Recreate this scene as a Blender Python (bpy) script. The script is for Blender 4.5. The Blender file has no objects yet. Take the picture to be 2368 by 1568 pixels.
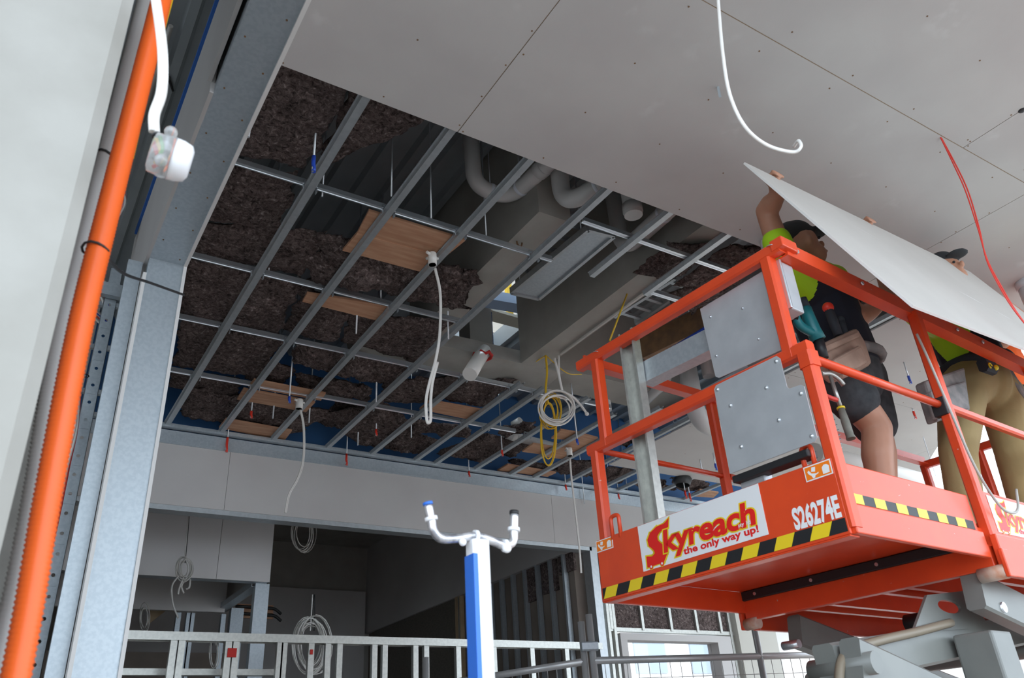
import bpy, bmesh, math, random
from mathutils import Vector, Matrix, noise
random.seed(7)
sc = bpy.context.scene
COL = sc.collection
CZ = 1.6                                   # height of the eye above the floor

# ---------------------------------------------------------------- camera
AX = Vector((0.84697201, -0.52837837, -0.05877674))      # image right
AD = Vector((0.20684338, 0.42935694, -0.87912936))       # image down
AF = Vector((0.48974914, 0.73244039, 0.47294488))        # forward
FPX = 1849.2
cam_d = bpy.data.cameras.new('camera'); cam = bpy.data.objects.new('camera', cam_d); COL.objects.link(cam)
cam_d.sensor_width = 36.0; cam_d.lens = 36.0 * FPX / 2368.0
cam_d.clip_start = 0.05; cam_d.clip_end = 300
cam.matrix_world = Matrix(((AX.x, -AD.x, -AF.x, 0), (AX.y, -AD.y, -AF.y, 0), (AX.z, -AD.z, -AF.z, CZ), (0, 0, 0, 1)))
cam_d.dof.use_dof = True; cam_d.dof.focus_distance = 5.2; cam_d.dof.aperture_fstop = 6.3
sc.camera = cam

# ---------------------------------------------------------------- light
sc.view_settings.view_transform = 'Standard'; sc.view_settings.look = 'None'
sc.view_settings.gamma = 1.0; sc.view_settings.use_curve_mapping = False
sc.view_settings.exposure = 0.0
w = bpy.data.worlds.new('sky'); sc.world = w; w.use_nodes = True
wn = w.node_tree.nodes; wl = w.node_tree.links
bg = wn['Background']
bg.inputs['Color'].default_value = (0.77, 0.885, 1.0, 1); bg.inputs['Strength'].default_value = 4.0
sun_d = bpy.data.lights.new('sun_offscreen', 'SUN'); sun_d.energy = 3.0; sun_d.angle = 0.012; sun_d.color = (1.0, 0.93, 0.82)
sun = bpy.data.objects.new('sun_offscreen', sun_d); COL.objects.link(sun)
SUN_FROM = Vector((0.25, -0.62, 0.75)).normalized()
sun.rotation_euler = SUN_FROM.to_track_quat('Z', 'Y').to_euler()

# ---------------------------------------------------------------- helpers
def ray(u, v): return (AX * (u - 1184.0) + AD * (v - 784.0) + AF * FPX)
UP = Vector((0, 0, CZ))
def PZ(u, v, z): r = ray(u, v); return r * (z / r.z) + UP
def PY(u, v, y): r = ray(u, v); return r * (y / r.y) + UP
def PX(u, v, x): r = ray(u, v); return r * (x / r.x) + UP
def V(*a): return Vector(a)

MATS = {}
def mat(name, col, rough=0.6, metal=0.0, col2=None, scale=6.0, detail=4.0, bump=0.0, bscale=None, spec=0.5, mixlo=0.35, mixhi=0.65, stretch=None, trans=0.0, alpha=1.0, coat=0.0):
    if name in MATS: return MATS[name]
    m = bpy.data.materials.new(name); m.use_nodes = True; MATS[name] = m
    nt = m.node_tree; N = nt.nodes; L = nt.links; b = N['Principled BSDF']
    b.inputs['Base Color'].default_value = (*col, 1); b.inputs['Roughness'].default_value = rough
    b.inputs['Metallic'].default_value = metal; b.inputs['Specular IOR Level'].default_value = spec
    if trans: b.inputs['Transmission Weight'].default_value = trans
    if coat: b.inputs['Coat Weight'].default_value = coat
    if alpha < 1: b.inputs['Alpha'].default_value = alpha
    tc = N.new('ShaderNodeTexCoord'); src = tc.outputs['Object']
    if stretch:
        mp = N.new('ShaderNodeMapping'); mp.inputs['Scale'].default_value = stretch
        L.new(src, mp.inputs['Vector']); src = mp.outputs['Vector']
    if col2:
        n = N.new('ShaderNodeTexNoise'); n.inputs['Scale'].default_value = scale; n.inputs['Detail'].default_value = detail
        L.new(src, n.inputs['Vector'])
        r = N.new('ShaderNodeMapRange'); r.inputs['From Min'].default_value = mixlo; r.inputs['From Max'].default_value = mixhi
        L.new(n.outputs['Fac'], r.inputs['Value'])
        mx = N.new('ShaderNodeMix'); mx.data_type = 'RGBA'
        mx.inputs['A'].default_value = (*col, 1); mx.inputs['B'].default_value = (*col2, 1)
        L.new(r.outputs['Result'], mx.inputs['Factor']); L.new(mx.outputs['Result'], b.inputs['Base Color'])
    if bump:
        n2 = N.new('ShaderNodeTexNoise'); n2.inputs['Scale'].default_value = bscale or scale * 4; n2.inputs['Detail'].default_value = 5
        L.new(src, n2.inputs['Vector'])
        bp = N.new('ShaderNodeBump'); bp.inputs['Strength'].default_value = bump; bp.inputs['Distance'].default_value = 0.01
        L.new(n2.outputs['Fac'], bp.inputs['Height']); L.new(bp.outputs['Normal'], b.inputs['Normal'])
    return m

def frame(d, up=V(0, 0, 1)):
    d = d.normalized()
    if abs(d.dot(up.normalized())) > 0.995: up = V(0, 1, 0) if abs(d.y) < 0.9 else V(1, 0, 0)
    s = d.cross(up).normalized(); return s, s.cross(d).normalized(), d

class MB:
    """collects shapes (world coordinates) that make ONE mesh"""
    def __init__(self): self.v = []; self.f = []; self.sm = []
    def add(self, vs, fs, smooth=False):
        o = len(self.v); self.v += [Vector(p) for p in vs]
        for f in fs: self.f.append([i + o for i in f]); self.sm.append(smooth)
        return self
    def box(self, a, b):
        x0, y0, z0 = a; x1, y1, z1 = b
        return self.add([(x0,y0,z0),(x1,y0,z0),(x1,y1,z0),(x0,y1,z0),(x0,y0,z1),(x1,y0,z1),(x1,y1,z1),(x0,y1,z1)],
            [(0,3,2,1),(4,5,6,7),(0,1,5,4),(1,2,6,5),(2,3,7,6),(3,0,4,7)])
    def sweep(self, prof, p0, p1, up=V(0,0,1)):
        """closed polygon profile (list of (s,u)) extruded from p0 to p1"""
        s, u, d = frame(p1 - p0, up); n = len(prof)
        vs = [p0 + s*a + u*b for a, b in prof] + [p1 + s*a + u*b for a, b in prof]
        fs = [(i, (i+1) % n, (i+1) % n + n, i+n) for i in range(n)]
        fs += [tuple(range(n))[::-1], tuple(range(n, 2*n))]
        return self.add(vs, fs)
    def bar(self, p0, p1, w, h, up=V(0,0,1), ch=0.0):
        a, b = w/2, h/2
        if ch <= 0: pr = [(-a,-b),(a,-b),(a,b),(-a,b)]
        else: pr = [(-a+ch,-b),(a-ch,-b),(a,-b+ch),(a,b-ch),(a-ch,b),(-a+ch,b),(-a,b-ch),(-a,-b+ch)]
        return self.sweep(pr, p0, p1, up)
    def tube(self, pts, r, n=10, caps=True, closed=False):
        m = len(pts); rr = r if isinstance(r, (list, tuple)) else [r]*m
        vs = []; pu = None
        for i, p in enumerate(pts):
            if closed: d = pts[(i+1) % m] - pts[i-1]
            else: d = pts[min(i+1, m-1)] - pts[max(i-1, 0)]
            if d.length < 1e-9: d = V(0,0,1)
            d = d.normalized()
            if pu is None: s, u, _ = frame(d)
            else:
                u = (pu - d*pu.dot(d))
                if u.length < 1e-6: s, u, _ = frame(d)
                u = u.normalized(); s = d.cross(u).normalized()
            pu = u
            for k in range(n):
                t = 2*math.pi*k/n; vs.append(p + (s*math.cos(t) + u*math.sin(t))*rr[i])
        fs = []
        for i in range(m if closed else m-1):
            j = (i+1) % m
            for k in range(n): fs.append((i*n+k, i*n+(k+1) % n, j*n+(k+1) % n, j*n+k))
        self.add(vs, fs, True)
        if caps and not closed:
            o = len(self.v) - len(vs)
            self.f.append([o+k for k in range(n)][::-1]); self.sm.append(False)
            self.f.append([o+(m-1)*n+k for k in range(n)]); self.sm.append(False)
        return self
    def cyl(self, p0, p1, r, r2=None, n=16): return self.tube([p0, p1], [r, r if r2 is None else r2], n)
    def prism(self, poly, off):
        """flat polygon (world points) thickened by the vector off"""
        n = len(poly); vs = [Vector(p) for p in poly] + [Vector(p) + off for p in poly]
        fs = [tuple(range(n))[::-1], tuple(range(n, 2*n))] + [(i, (i+1) % n, (i+1) % n + n, i+n) for i in range(n)]
        return self.add(vs, fs)
    def ball(self, c, r, n=12, m=8, sx=(1,1,1)):
        vs = []; fs = []
        for i in range(m+1):
            t = math.pi*i/m
            for k in range(n):
                q = 2*math.pi*k/n
                vs.append(c + V(r*sx[0]*math.sin(t)*math.cos(q), r*sx[1]*math.sin(t)*math.sin(q), r*sx[2]*math.cos(t)))
        for i in range(m):
            for k in range(n): fs.append((i*n+k, (i+1)*n+k, (i+1)*n+(k+1) % n, i*n+(k+1) % n))
        return self.add(vs, fs, True)
    def build(self, name, m, parent=None, bevel=0.0):
        off = V(0,0,0); q = parent
        while q: off += q.location; q = q.parent
        me = bpy.data.meshes.new(name)
        me.from_pydata([p - off for p in self.v], [], self.f)
        me.polygons.foreach_set('use_smooth', self.sm)
        bm = bmesh.new(); bm.from_mesh(me)
        bmesh.ops.recalc_face_normals(bm, faces=bm.faces); bm.to_mesh(me); bm.free()
        if m: me.materials.append(m)
        o = bpy.data.objects.new(name, me); COL.objects.link(o); o.parent = parent
        if bevel:
            b = o.modifiers.new('bevel', 'BEVEL'); b.width = bevel; b.segments = 2; b.limit_method = 'ANGLE'
        return o

def tag(o, label=None, cat=None, group=None, kind=None):
    if label: o['label'] = label
    if cat: o['category'] = cat
    if group: o['group'] = group
    if kind: o['kind'] = kind
    return o
def thing(name, label, cat, loc, group=None, kind=None):
    o = bpy.data.objects.new(name, None); COL.objects.link(o); o.location = loc; o.empty_display_size = 0.1
    return tag(o, label, cat, group, kind)
def fillet(pts, rad, n=8):
    """polyline with rounded corners"""
    out = [pts[0]]
    for i in range(1, len(pts)-1):
        a, b, c = pts[i-1], pts[i], pts[i+1]
        d1 = (a-b); d2 = (c-b); r = min(rad, d1.length*0.48, d2.length*0.48)
        s = b + d1.normalized()*r; e = b + d2.normalized()*r
        for k in range(n+1):
            t = k/n; out.append(s*(1-t)**2 + b*2*t*(1-t) + e*t*t)
    out.append(pts[-1]); return out
def spline(pts, n=8):
    """Catmull-Rom through the points"""
    P = [pts[0]*2 - pts[1]] + list(pts) + [pts[-1]*2 - pts[-2]]; out = []
    for i in range(1, len(P)-2):
        a, b, c, d = P[i-1:i+3]
        for k in range(n):
            t = k/n
            out.append(0.5*((2*b) + (c-a)*t + (2*a-5*b+4*c-d)*t*t + (3*b-a-3*c+d)*t**3))
    out.append(pts[-1]); return out
def cprof(w, d, t, lip=0.0, flip=1):
    """C section: web along s (width w), flanges along +u (depth d)"""
    a = w/2
    p = [(-a,0),(a,0),(a,d)]
    if lip: p += [(a-lip,d),(a-lip,d-t)]
    p += [(a-t,d if not lip else d-t),(a-t,t),(-a+t,t)]
    if lip: p += [(-a+t,d-t),(-a+lip,d-t),(-a+lip,d)]
    else: p += [(-a+t,d)]
    p += [(-a,d)]
    return [(s, u*flip) for s, u in p]

# ---------------------------------------------------------------- materials
M_ceil = mat('ceiling_board_paper', (0.50,0.475,0.465), 0.8, col2=(0.54,0.52,0.505), scale=2.2, detail=6, bump=0.03, bscale=90)
def smudges(m):
    nt = m.node_tree; N = nt.nodes; L_ = nt.links; b = N['Principled BSDF']; tc = N.new('ShaderNodeTexCoord')
    lk = b.inputs['Base Color'].links[0]; src = lk.from_socket
    a = N.new('ShaderNodeTexNoise'); a.inputs['Scale'].default_value = 3.4; a.inputs['Detail'].default_value = 2
    c = N.new('ShaderNodeTexNoise'); c.inputs['Scale'].default_value = 11; c.inputs['Detail'].default_value = 8
    for n in (a, c): L_.new(tc.outputs['Object'], n.inputs['Vector'])
    r1 = N.new('ShaderNodeMapRange'); r1.inputs['From Min'].default_value = 0.62; r1.inputs['From Max'].default_value = 0.72
    r2 = N.new('ShaderNodeMapRange'); r2.inputs['From Min'].default_value = 0.48; r2.inputs['From Max'].default_value = 0.62; r2.inputs['To Max'].default_value = 0.35
    L_.new(a.outputs['Fac'], r1.inputs['Value']); L_.new(c.outputs['Fac'], r2.inputs['Value'])
    mu = N.new('ShaderNodeMath'); mu.operation = 'MULTIPLY'; L_.new(r1.outputs['Result'], mu.inputs[0]); L_.new(r2.outputs['Result'], mu.inputs[1])
    mx = N.new('ShaderNodeMix'); mx.data_type = 'RGBA'; mx.inputs['B'].default_value = (0.68,0.67,0.66,1)
    L_.new(mu.outputs[0], mx.inputs['Factor']); L_.new(src, mx.inputs['A']); L_.new(mx.outputs['Result'], b.inputs['Base Color'])
smudges(M_ceil)
M_board = mat('wall_board_paper', (0.50,0.475,0.465), 0.8, col2=(0.54,0.52,0.505), scale=1.6, detail=5, bump=0.03, bscale=80)
M_boardnew = mat('fresh_board_paper', (0.55,0.515,0.48), 0.75, col2=(0.51,0.478,0.445), scale=2.5, detail=6, bump=0.02, bscale=80)
M_edge = mat('board_gypsum_edge', (0.78,0.76,0.74), 0.85)
M_galv = mat('galvanised_steel', (0.44,0.49,0.53), 0.45, 0.6, col2=(0.49,0.54,0.575), scale=55, detail=3, mixlo=0.4, mixhi=0.6)
M_galvrib = mat('galvanised_channel', (0.44,0.47,0.49), 0.40, 0.6, col2=(0.49,0.52,0.54), scale=30)
M_rail = mat('galvanised_rail', (0.66,0.70,0.74), 0.3, 0.85)
M_stud = mat('galvanised_stud', (0.46,0.46,0.43), 0.36, 0.6, col2=(0.54,0.54,0.50), scale=40)
M_deck = mat('steel_decking', (0.36,0.39,0.41), 0.5, 0.4, col2=(0.40,0.43,0.45), scale=5)
def wool(name, dark, mid, fleck):
    m = bpy.data.materials.new(name); m.use_nodes = True; nt = m.node_tree; N = nt.nodes; L_ = nt.links; b = N['Principled BSDF']
    b.inputs['Roughness'].default_value = 0.95; b.inputs['Specular IOR Level'].default_value = 0.1
    tc = N.new('ShaderNodeTexCoord')
    n1 = N.new('ShaderNodeTexNoise'); n1.inputs['Scale'].default_value = 38; n1.inputs['Detail'].default_value = 10; n1.inputs['Roughness'].default_value = 0.72; n1.inputs['Distortion'].default_value = 0.8
    n2 = N.new('ShaderNodeTexNoise'); n2.inputs['Scale'].default_value = 5; n2.inputs['Detail'].default_value = 4
    L_.new(tc.outputs['Object'], n1.inputs['Vector']); L_.new(tc.outputs['Object'], n2.inputs['Vector'])
    cr = N.new('ShaderNodeValToRGB'); e = cr.color_ramp.elements
    e[0].position = 0.36; e[0].color = (*dark,1); e[1].position = 0.58; e[1].color = (*mid,1); f = e.new(0.72); f.color = (*fleck,1)
    L_.new(n1.outputs['Fac'], cr.inputs['Fac'])
    mr = N.new('ShaderNodeMapRange'); mr.inputs['From Min'].default_value = 0.3; mr.inputs['From Max'].default_value = 0.7; mr.inputs['To Min'].default_value = 0.75; mr.inputs['To Max'].default_value = 1.25
    L_.new(n2.outputs['Fac'], mr.inputs['Value'])
    mx = N.new('ShaderNodeMix'); mx.data_type = 'RGBA'; mx.blend_type = 'MULTIPLY'; mx.inputs['Factor'].default_value = 1.0
    L_.new(cr.outputs['Color'], mx.inputs['A']); L_.new(mr.outputs['Result'], mx.inputs['B']); L_.new(mx.outputs['Result'], b.inputs['Base Color'])
    bp = N.new('ShaderNodeBump'); bp.inputs['Strength'].default_value = 1.0; bp.inputs['Distance'].default_value = 0.02
    L_.new(n1.outputs['Fac'], bp.inputs['Height']); L_.new(bp.outputs['Normal'], b.inputs['Normal'])
    MATS[name] = m; return m
M_wool = wool('glasswool', (0.028,0.021,0.020), (0.205,0.157,0.147), (0.58,0.51,0.50))
M_wool2 = wool('glasswool_torn', (0.028,0.021,0.020), (0.205,0.157,0.147), (0.58,0.51,0.50))
M_ply = mat('plywood', (0.44,0.22,0.125), 0.65, col2=(0.54,0.31,0.19), scale=5, detail=6, stretch=(1,7,1), bump=0.05)
M_timber = mat('timber', (0.42,0.30,0.18), 0.7, col2=(0.50,0.38,0.24), scale=6, stretch=(1,8,1))
M_conc = mat('concrete', (0.33,0.315,0.285), 0.85, col2=(0.38,0.365,0.335), scale=4, detail=8, bump=0.15, bscale=30)
M_concwarm = mat('concrete_formed', (0.33,0.315,0.285), 0.85, col2=(0.38,0.365,0.335), scale=3, detail=8, bump=0.1, bscale=30)
M_concdark = mat('concrete_grey', (0.33,0.315,0.285), 0.85, col2=(0.38,0.365,0.335), scale=4, detail=8, bump=0.12, bscale=30)
M_concpale = mat('concrete_column', (0.33,0.315,0.285), 0.85, col2=(0.38,0.365,0.335), scale=5, detail=7, bump=0.08, bscale=40)
M_floor = mat('floor_concrete', (0.20,0.195,0.19), 0.8, col2=(0.26,0.25,0.24), scale=1.5, detail=8)
M_pvc = mat('pvc_pipe', (0.62,0.61,0.60), 0.3, spec=0.5)
M_pvcw = mat('pvc_glossy', (0.76,0.74,0.70), 0.18, spec=0.6)
M_strap = mat('strap_white', (0.75,0.78,0.85), 0.4)
M_red = mat('red_plastic', (0.75,0.04,0.02), 0.4)
M_redfoam = mat('red_sealant', (0.45,0.02,0.015), 0.8)
M_blue = mat('blue_plastic', (0.03,0.09,0.55), 0.4)
M_bluep = mat('blue_paint', (0.02,0.12,0.45), 0.6)
M_lift = mat('lift_orange', (0.78,0.075,0.018), 0.33, col2=(0.70,0.065,0.018), scale=7, spec=0.5)
def chips(m, lo=0.735, sc_=55):
    nt = m.node_tree; N = nt.nodes; L_ = nt.links; b = N['Principled BSDF']; tc = N.new('ShaderNodeTexCoord'); src = b.inputs['Base Color'].links[0].from_socket
    a = N.new('ShaderNodeTexNoise'); a.inputs['Scale'].default_value = sc_; a.inputs['Detail'].default_value = 3; L_.new(tc.outputs['Object'], a.inputs['Vector'])
    r = N.new('ShaderNodeMapRange'); r.inputs['From Min'].default_value = lo; r.inputs['From Max'].default_value = lo+0.03; r.inputs['To Max'].default_value = 0.75; L_.new(a.outputs['Fac'], r.inputs['Value'])
    mx = N.new('ShaderNodeMix'); mx.data_type = 'RGBA'; mx.inputs['B'].default_value = (0.6,0.5,0.46,1)
    L_.new(r.outputs['Result'], mx.inputs['Factor']); L_.new(src, mx.inputs['A']); L_.new(mx.outputs['Result'], b.inputs['Base Color'])
chips(M_lift)
M_liftdk = M_lift
M_plate = mat('aluminium_plate', (0.50,0.52,0.545), 0.42, 0.4, col2=(0.57,0.59,0.615), scale=9, detail=6)
M_white = mat('white_vinyl', (0.84,0.84,0.85), 0.35)
M_yellow = mat('yellow_vinyl', (0.85,0.62,0.02), 0.4)
M_black = mat('black_rubber', (0.015,0.015,0.017), 0.5)
M_signred = mat('sign_red', (0.80,0.015,0.012), 0.4)
M_orange = mat('sticker_orange', (0.95,0.22,0.01), 0.4)
M_cream = mat('scissor_grey', (0.19,0.195,0.18), 0.36, col2=(0.16,0.165,0.155), scale=5)
M_cablew = mat('white_cable', (0.78,0.75,0.71), 0.45)
M_cabley = mat('yellow_cable', (0.75,0.46,0.02), 0.45)
M_cabler = mat('red_cable', (0.72,0.05,0.035), 0.4)
M_cablek = mat('black_cable', (0.02,0.02,0.02), 0.5)
M_cableg = mat('grey_cable', (0.42,0.40,0.37), 0.5)
M_cond_o = mat('orange_conduit', (0.90,0.13,0.012), 0.42)
M_cond_g = mat('grey_conduit', (0.36,0.34,0.33), 0.5)
M_cond_y = mat('yellow_conduit', (0.80,0.48,0.0), 0.45)
M_clear = mat('clear_plastic', (0.85,0.85,0.85), 0.12, trans=0.75)
M_rust = mat('rusty_steel', (0.16,0.09,0.05), 0.7, col2=(0.24,0.13,0.06), scale=12)
M_skin = mat('skin', (0.50,0.25,0.16), 0.5, col2=(0.44,0.21,0.13), scale=6)
M_lime = mat('hi_vis_lime', (0.42,0.72,0.01), 0.7)
M_navy = mat('navy_cloth', (0.008,0.010,0.020), 0.85)
M_shorts = mat('charcoal_denim', (0.035,0.038,0.042), 0.9, col2=(0.06,0.063,0.068), scale=20, bump=0.1)
M_khaki = mat('khaki_cloth', (0.40,0.29,0.13), 0.9, col2=(0.33,0.24,0.11), scale=4, bump=0.15, bscale=40)
M_dark = mat('dark_cloth', (0.03,0.032,0.035), 0.9)
M_hiviso = mat('hi_vis_orange', (0.85,0.12,0.01), 0.75)
M_leather = mat('suede_leather', (0.45,0.31,0.24), 0.85, col2=(0.33,0.22,0.17), scale=9, bump=0.2)
M_leatherdk = mat('worn_grey_leather', (0.16,0.155,0.155), 0.85, col2=(0.30,0.27,0.26), scale=12, bump=0.2)
M_belt = mat('belt_web', (0.03,0.035,0.045), 0.8)
M_teal = mat('teal_plastic', (0.01,0.16,0.18), 0.4)
M_steel = mat('tool_steel', (0.45,0.43,0.40), 0.35, 0.8)
M_tubeg = mat('galvanised_tube', (0.50,0.50,0.50), 0.3, 0.45)
M_foil = mat('foil_wrap', (0.78,0.78,0.80), 0.22, 0.7, col2=(0.35,0.35,0.38), scale=28, mixlo=0.45, mixhi=0.6)
M_polew = mat('pole_white', (0.85,0.85,0.87), 0.35)
M_poleb = mat('pole_blue', (0.03,0.16,0.65), 0.4)
M_wallw = mat('white_wall', (0.80,0.78,0.77), 0.8)
M_glass = mat('window_glass', (0.95,0.97,1.0), 0.02, trans=1.0)
M_fac = mat('facade_render', (0.80,0.77,0.72), 0.8)
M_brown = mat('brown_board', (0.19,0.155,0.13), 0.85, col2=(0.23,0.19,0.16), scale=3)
M_bag = mat('clear_bag', (0.6,0.6,0.6), 0.3, alpha=0.5)

# ================================================================ STRUCTURE
H = 2.8; HZ = H + CZ
def Zr(z): return z + CZ
tag(MB().box((-20,-26,-0.2), (30,32,0.0)).build('floor', M_floor), 'pale concrete ground slab', None, None, 'structure')

# --- plasterboard ceiling: every sheet its own piece
ceil = thing('ceiling', 'grey plasterboard ceiling of large screwed sheets', None, V(0.6,0,HZ), kind='structure')
def sheet(x0, x1, y0, y1, m=None):
    g = 0.0025
    return MB().box((x0+g, y0+g, HZ), (x1-g, y1-g, HZ+0.013)).build('plasterboard_sheet', m or M_ceil, ceil)
EDGE = 2.615
rows = [(EDGE-1.185, EDGE, [0.60,1.505,4.69,7.1]), (0.22,1.43,[0.60,3.955,7.1]), (-0.98,0.22,[0.60,2.6,5.2,7.1])]
for y0, y1, xs in rows:
    for a, b in zip(xs, xs[1:]): sheet(a, b, y0, y1)
for y0, y1, xs in [(2.70,3.85,[5.34,7.6,9.4]), (3.85,5.05,[5.34,8.4,9.4]), (5.05,6.30,[5.34,7.1,9.4])]:
    for a, b in zip(xs, xs[1:]):
        g = 0.0025; poly = [(a+g,y0+g),(b-g,y0+g),(b-g,y1-g),(a+g,y1-g)]; out = []
        for (xa,ya),(xb_,yb) in zip(poly, poly[1:]+poly[:1]):          # the far ceiling ends along a slanting edge
            da = 3.67+1.07*ya-xa; db = 3.67+1.07*yb-xb_
            if da >= 0: out.append((xa,ya))
            if da*db < 0: t = da/(da-db); out.append((xa+(xb_-xa)*t, ya+(yb-ya)*t))
        if len(out) > 2: MB().prism([(x,y,HZ) for x,y in out], V(0,0,0.013)).build('plasterboard_sheet', M_board, ceil)
sc_mb = MB()
def screw(x, y): sc_mb.cyl(V(x,y,HZ-0.0012), V(x,y,HZ+0.001), 0.0045, n=8)
for y0, y1, xs in rows:
    for i, (a, b) in enumerate(zip(xs, xs[1:])):
        k = 0
        x = a+0.02
        while x < b:
            for t in (0.012, 0.5, 0.988) if k in (0,) else (0.06, 0.35, 0.66, 0.95):
                screw(x + random.uniform(-.01,.01), y0 + (y1-y0)*t + random.uniform(-.02,.02))
            x += 0.47; k += 1
        for q in range(6): screw(b-0.015, y0+0.05+(y1-y0-0.1)*q/5)
for x in (5.4,5.9,6.4,6.9,7.4,7.9,8.4):
    for y in (2.8,3.3,3.8,3.9,4.4,5.0,5.1,5.7,6.25):
        if x < 3.6+1.07*y: screw(x + random.uniform(-.02,.02), y)
M_tan = mat('joint_paper', (0.30,0.22,0.15), 0.8)
for a, b in (((0.62,1.4275,HZ+0.001),(7.0,1.4325,HZ+0.006)), ((1.5035,1.44,HZ+0.002),(1.5065,2.60,HZ+0.006)), ((4.688,1.44,HZ+0.002),(4.692,2.60,HZ+0.006)), ((3.9535,0.23,HZ+0.002),(3.9565,1.42,HZ+0.006))):
    MB().box(a, b).build('joint_strip', M_tan, ceil)
tag(sc_mb.build('screw_heads', M_rust, ceil), kind='stuff')

# --- steel decking above, ribbed; a void lets daylight in between the beams
deckroot = thing('decking_soffit', 'dark ribbed steel decking under the upper floor slab', None, V(0,0,Zr(3.85)), kind='structure')
def deck(x0, x1, y0, y1):
    d = MB().box((x0,y0,Zr(3.85)), (x1,y1,Zr(4.05))).build('deck_panel', M_deck, deckroot)
    r = MB(); x = x0+0.1
    while x < x1-0.05:
        r.sweep([(-0.045,0),(0.045,0),(0.025,-0.05),(-0.025,-0.05)], V(x,y0,Zr(3.85)), V(x,y1,Zr(3.85))); x += 0.2
    r.build('deck_ribs', M_deck, d)
deck(-7, 3.25, -1.3, 7.2); deck(3.25, 7.1, -1.3, 2.7); deck(3.25, 7.0, 2.7, 4.05); deck(3.25, 8.4, 4.05, 4.95); deck(3.95, 8.4, 4.95, 5.3); deck(3.95, 9.4, 5.3, 7.2); deck(3.25, 3.95, 6.25, 7.2)
tag(MB().box((2.2,6.25,Zr(4.06)), (5.2,6.35,Zr(6.3))).build('void_wall', M_conc), 'concrete wall above the lit void', None, None, 'structure')
tag(MB().box((-7,-1.3,Zr(6.4)), (7.1,4.1,Zr(6.6))).build('shade_slab', M_concdark), 'added unseen concrete slab shading the void from direct sky', None, None, 'structure')  # added out of view so only indirect sky reaches the void
tag(MB().box((0.56,-1.3,HZ+0.02), (7.1,-1.2,Zr(6.4))).build('daylight_stop_front', M_concdark), 'added unseen concrete upstand blocking daylight at the front of the ceiling void', None, None, 'structure')  # added out of view, stops daylight entering above the ceiling from the front
we = thing('daylight_stop_end', 'added concrete upstand blocking daylight at the open end of the ceiling void', None, V(7,3,HZ), kind='structure')  # added panels, keep side daylight off the batts above the ceiling
for x, y0, y1 in ((7.02,-1.2,2.7),(6.55,2.7,4.05),(7.95,4.05,5.3),(9.32,5.3,7.0)): MB().box((x,y0,HZ+0.04), (x+0.06,y1,Zr(3.85))).build('daylight_stop_panel', M_concdark, we)
tag(MB().box((0.545,-1.2,HZ+0.016), (0.556,7.0,Zr(3.85))).build('plenum_light_stop', M_concdark), 'added lining shutting corridor light out of the ceiling void beside the header', None, None, 'structure')  # added strip, closes the plenum against light from the corridor
# --- concrete beams over the grid
BZ = Zr(2.97)
def beam(name, label, x0, x1, y0, y1, z0, z1, mf, mu):
    b = MB().box((x0,y0,z0), (x1,y1,z1)).build(name, mf)
    tag(b, label, None, None, 'structure')
    return b
beam('concrete_beam', 'concrete beam with yellowish underside above the open grid', 2.36, 2.60, 3.14, 4.95, BZ, Zr(3.85), M_concdark, M_concwarm)
beam('concrete_beam', 'wide concrete beam carrying a white conduit along its underside', 3.37, 3.60, 2.2, 4.93, BZ, Zr(3.85), M_conc, M_concwarm)
xb = MB(); xs = [2.0+0.12*i for i in range(16)]
for i in range(15):
    t0 = 0.03*noise.noise(V(i*0.7,0,0)); t1 = 0.03*noise.noise(V((i+1)*0.7,0,0))
    a = [(xs[i],4.93,BZ),(xs[i],5.30,BZ-0.03),(xs[i],5.42,Zr(3.2)),(xs[i],4.98+t0,Zr(3.12)+t0)]
    b = [(xs[i+1],4.93,BZ),(xs[i+1],5.30,BZ-0.03),(xs[i+1],5.42,Zr(3.2)),(xs[i+1],4.98+t1,Zr(3.12)+t1)]
    xb.add(a+b, [(0,1,5,4),(1,2,6,5),(2,3,7,6),(3,0,4,7)] + ([(0,1,2,3)] if i == 0 else []) + ([(4,5,6,7)] if i == 14 else []))
tag(xb.build('concrete_upstand', M_concpale), 'rough cast concrete edge beam crossing between the two beams', None, None, 'structure')
tag(MB().box((3.8,5.0,Zr(3.05)), (5.5,5.4,Zr(3.85))).build('concrete_beam', M_concdark), 'dark concrete beam beyond the wide beam, behind the lift rails', None, None, 'structure')
# things seen in the void between the beams
b0 = PZ(1120,690,3.88); b1 = PZ(1225,708,3.88)
tag(MB().bar(b0+(b0-b1)*0.6, b1+(b1-b0)*1.2, 0.16, 0.10).build('steel_beam', mat('pale_blue_paint',(0.42,0.55,0.75),0.4)), 'pale blue steel beam spanning the lit void between concrete beams', 'beam')
q = [PZ(1118,712,3.84), PZ(1190,733,3.84), PZ(1170,752,3.84), PZ(1105,735,3.84)]
q = [q[0]+(q[0]-q[1])*0.8, q[1]+(q[1]-q[0])*0.8, q[2]+(q[2]-q[3])*0.8, q[3]+(q[3]-q[2])*0.8]
tag(MB().prism(q, V(0,0,0.03)).build('timber_formwork', mat('formply',(0.62,0.58,0.48),0.7)), 'pale timber board spanning the lit void', 'board')
q = PZ(1100,770,3.6)
tag(MB().box((q.x-0.12,q.y-0.1,Zr(3.05)), (q.x+0.12,q.y+0.1,Zr(3.95))).build('concrete_pier', M_concwarm), 'pale concrete pier rising beside the lit void', None, None, 'structure')
q = PZ(1130,768,3.6)
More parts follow.
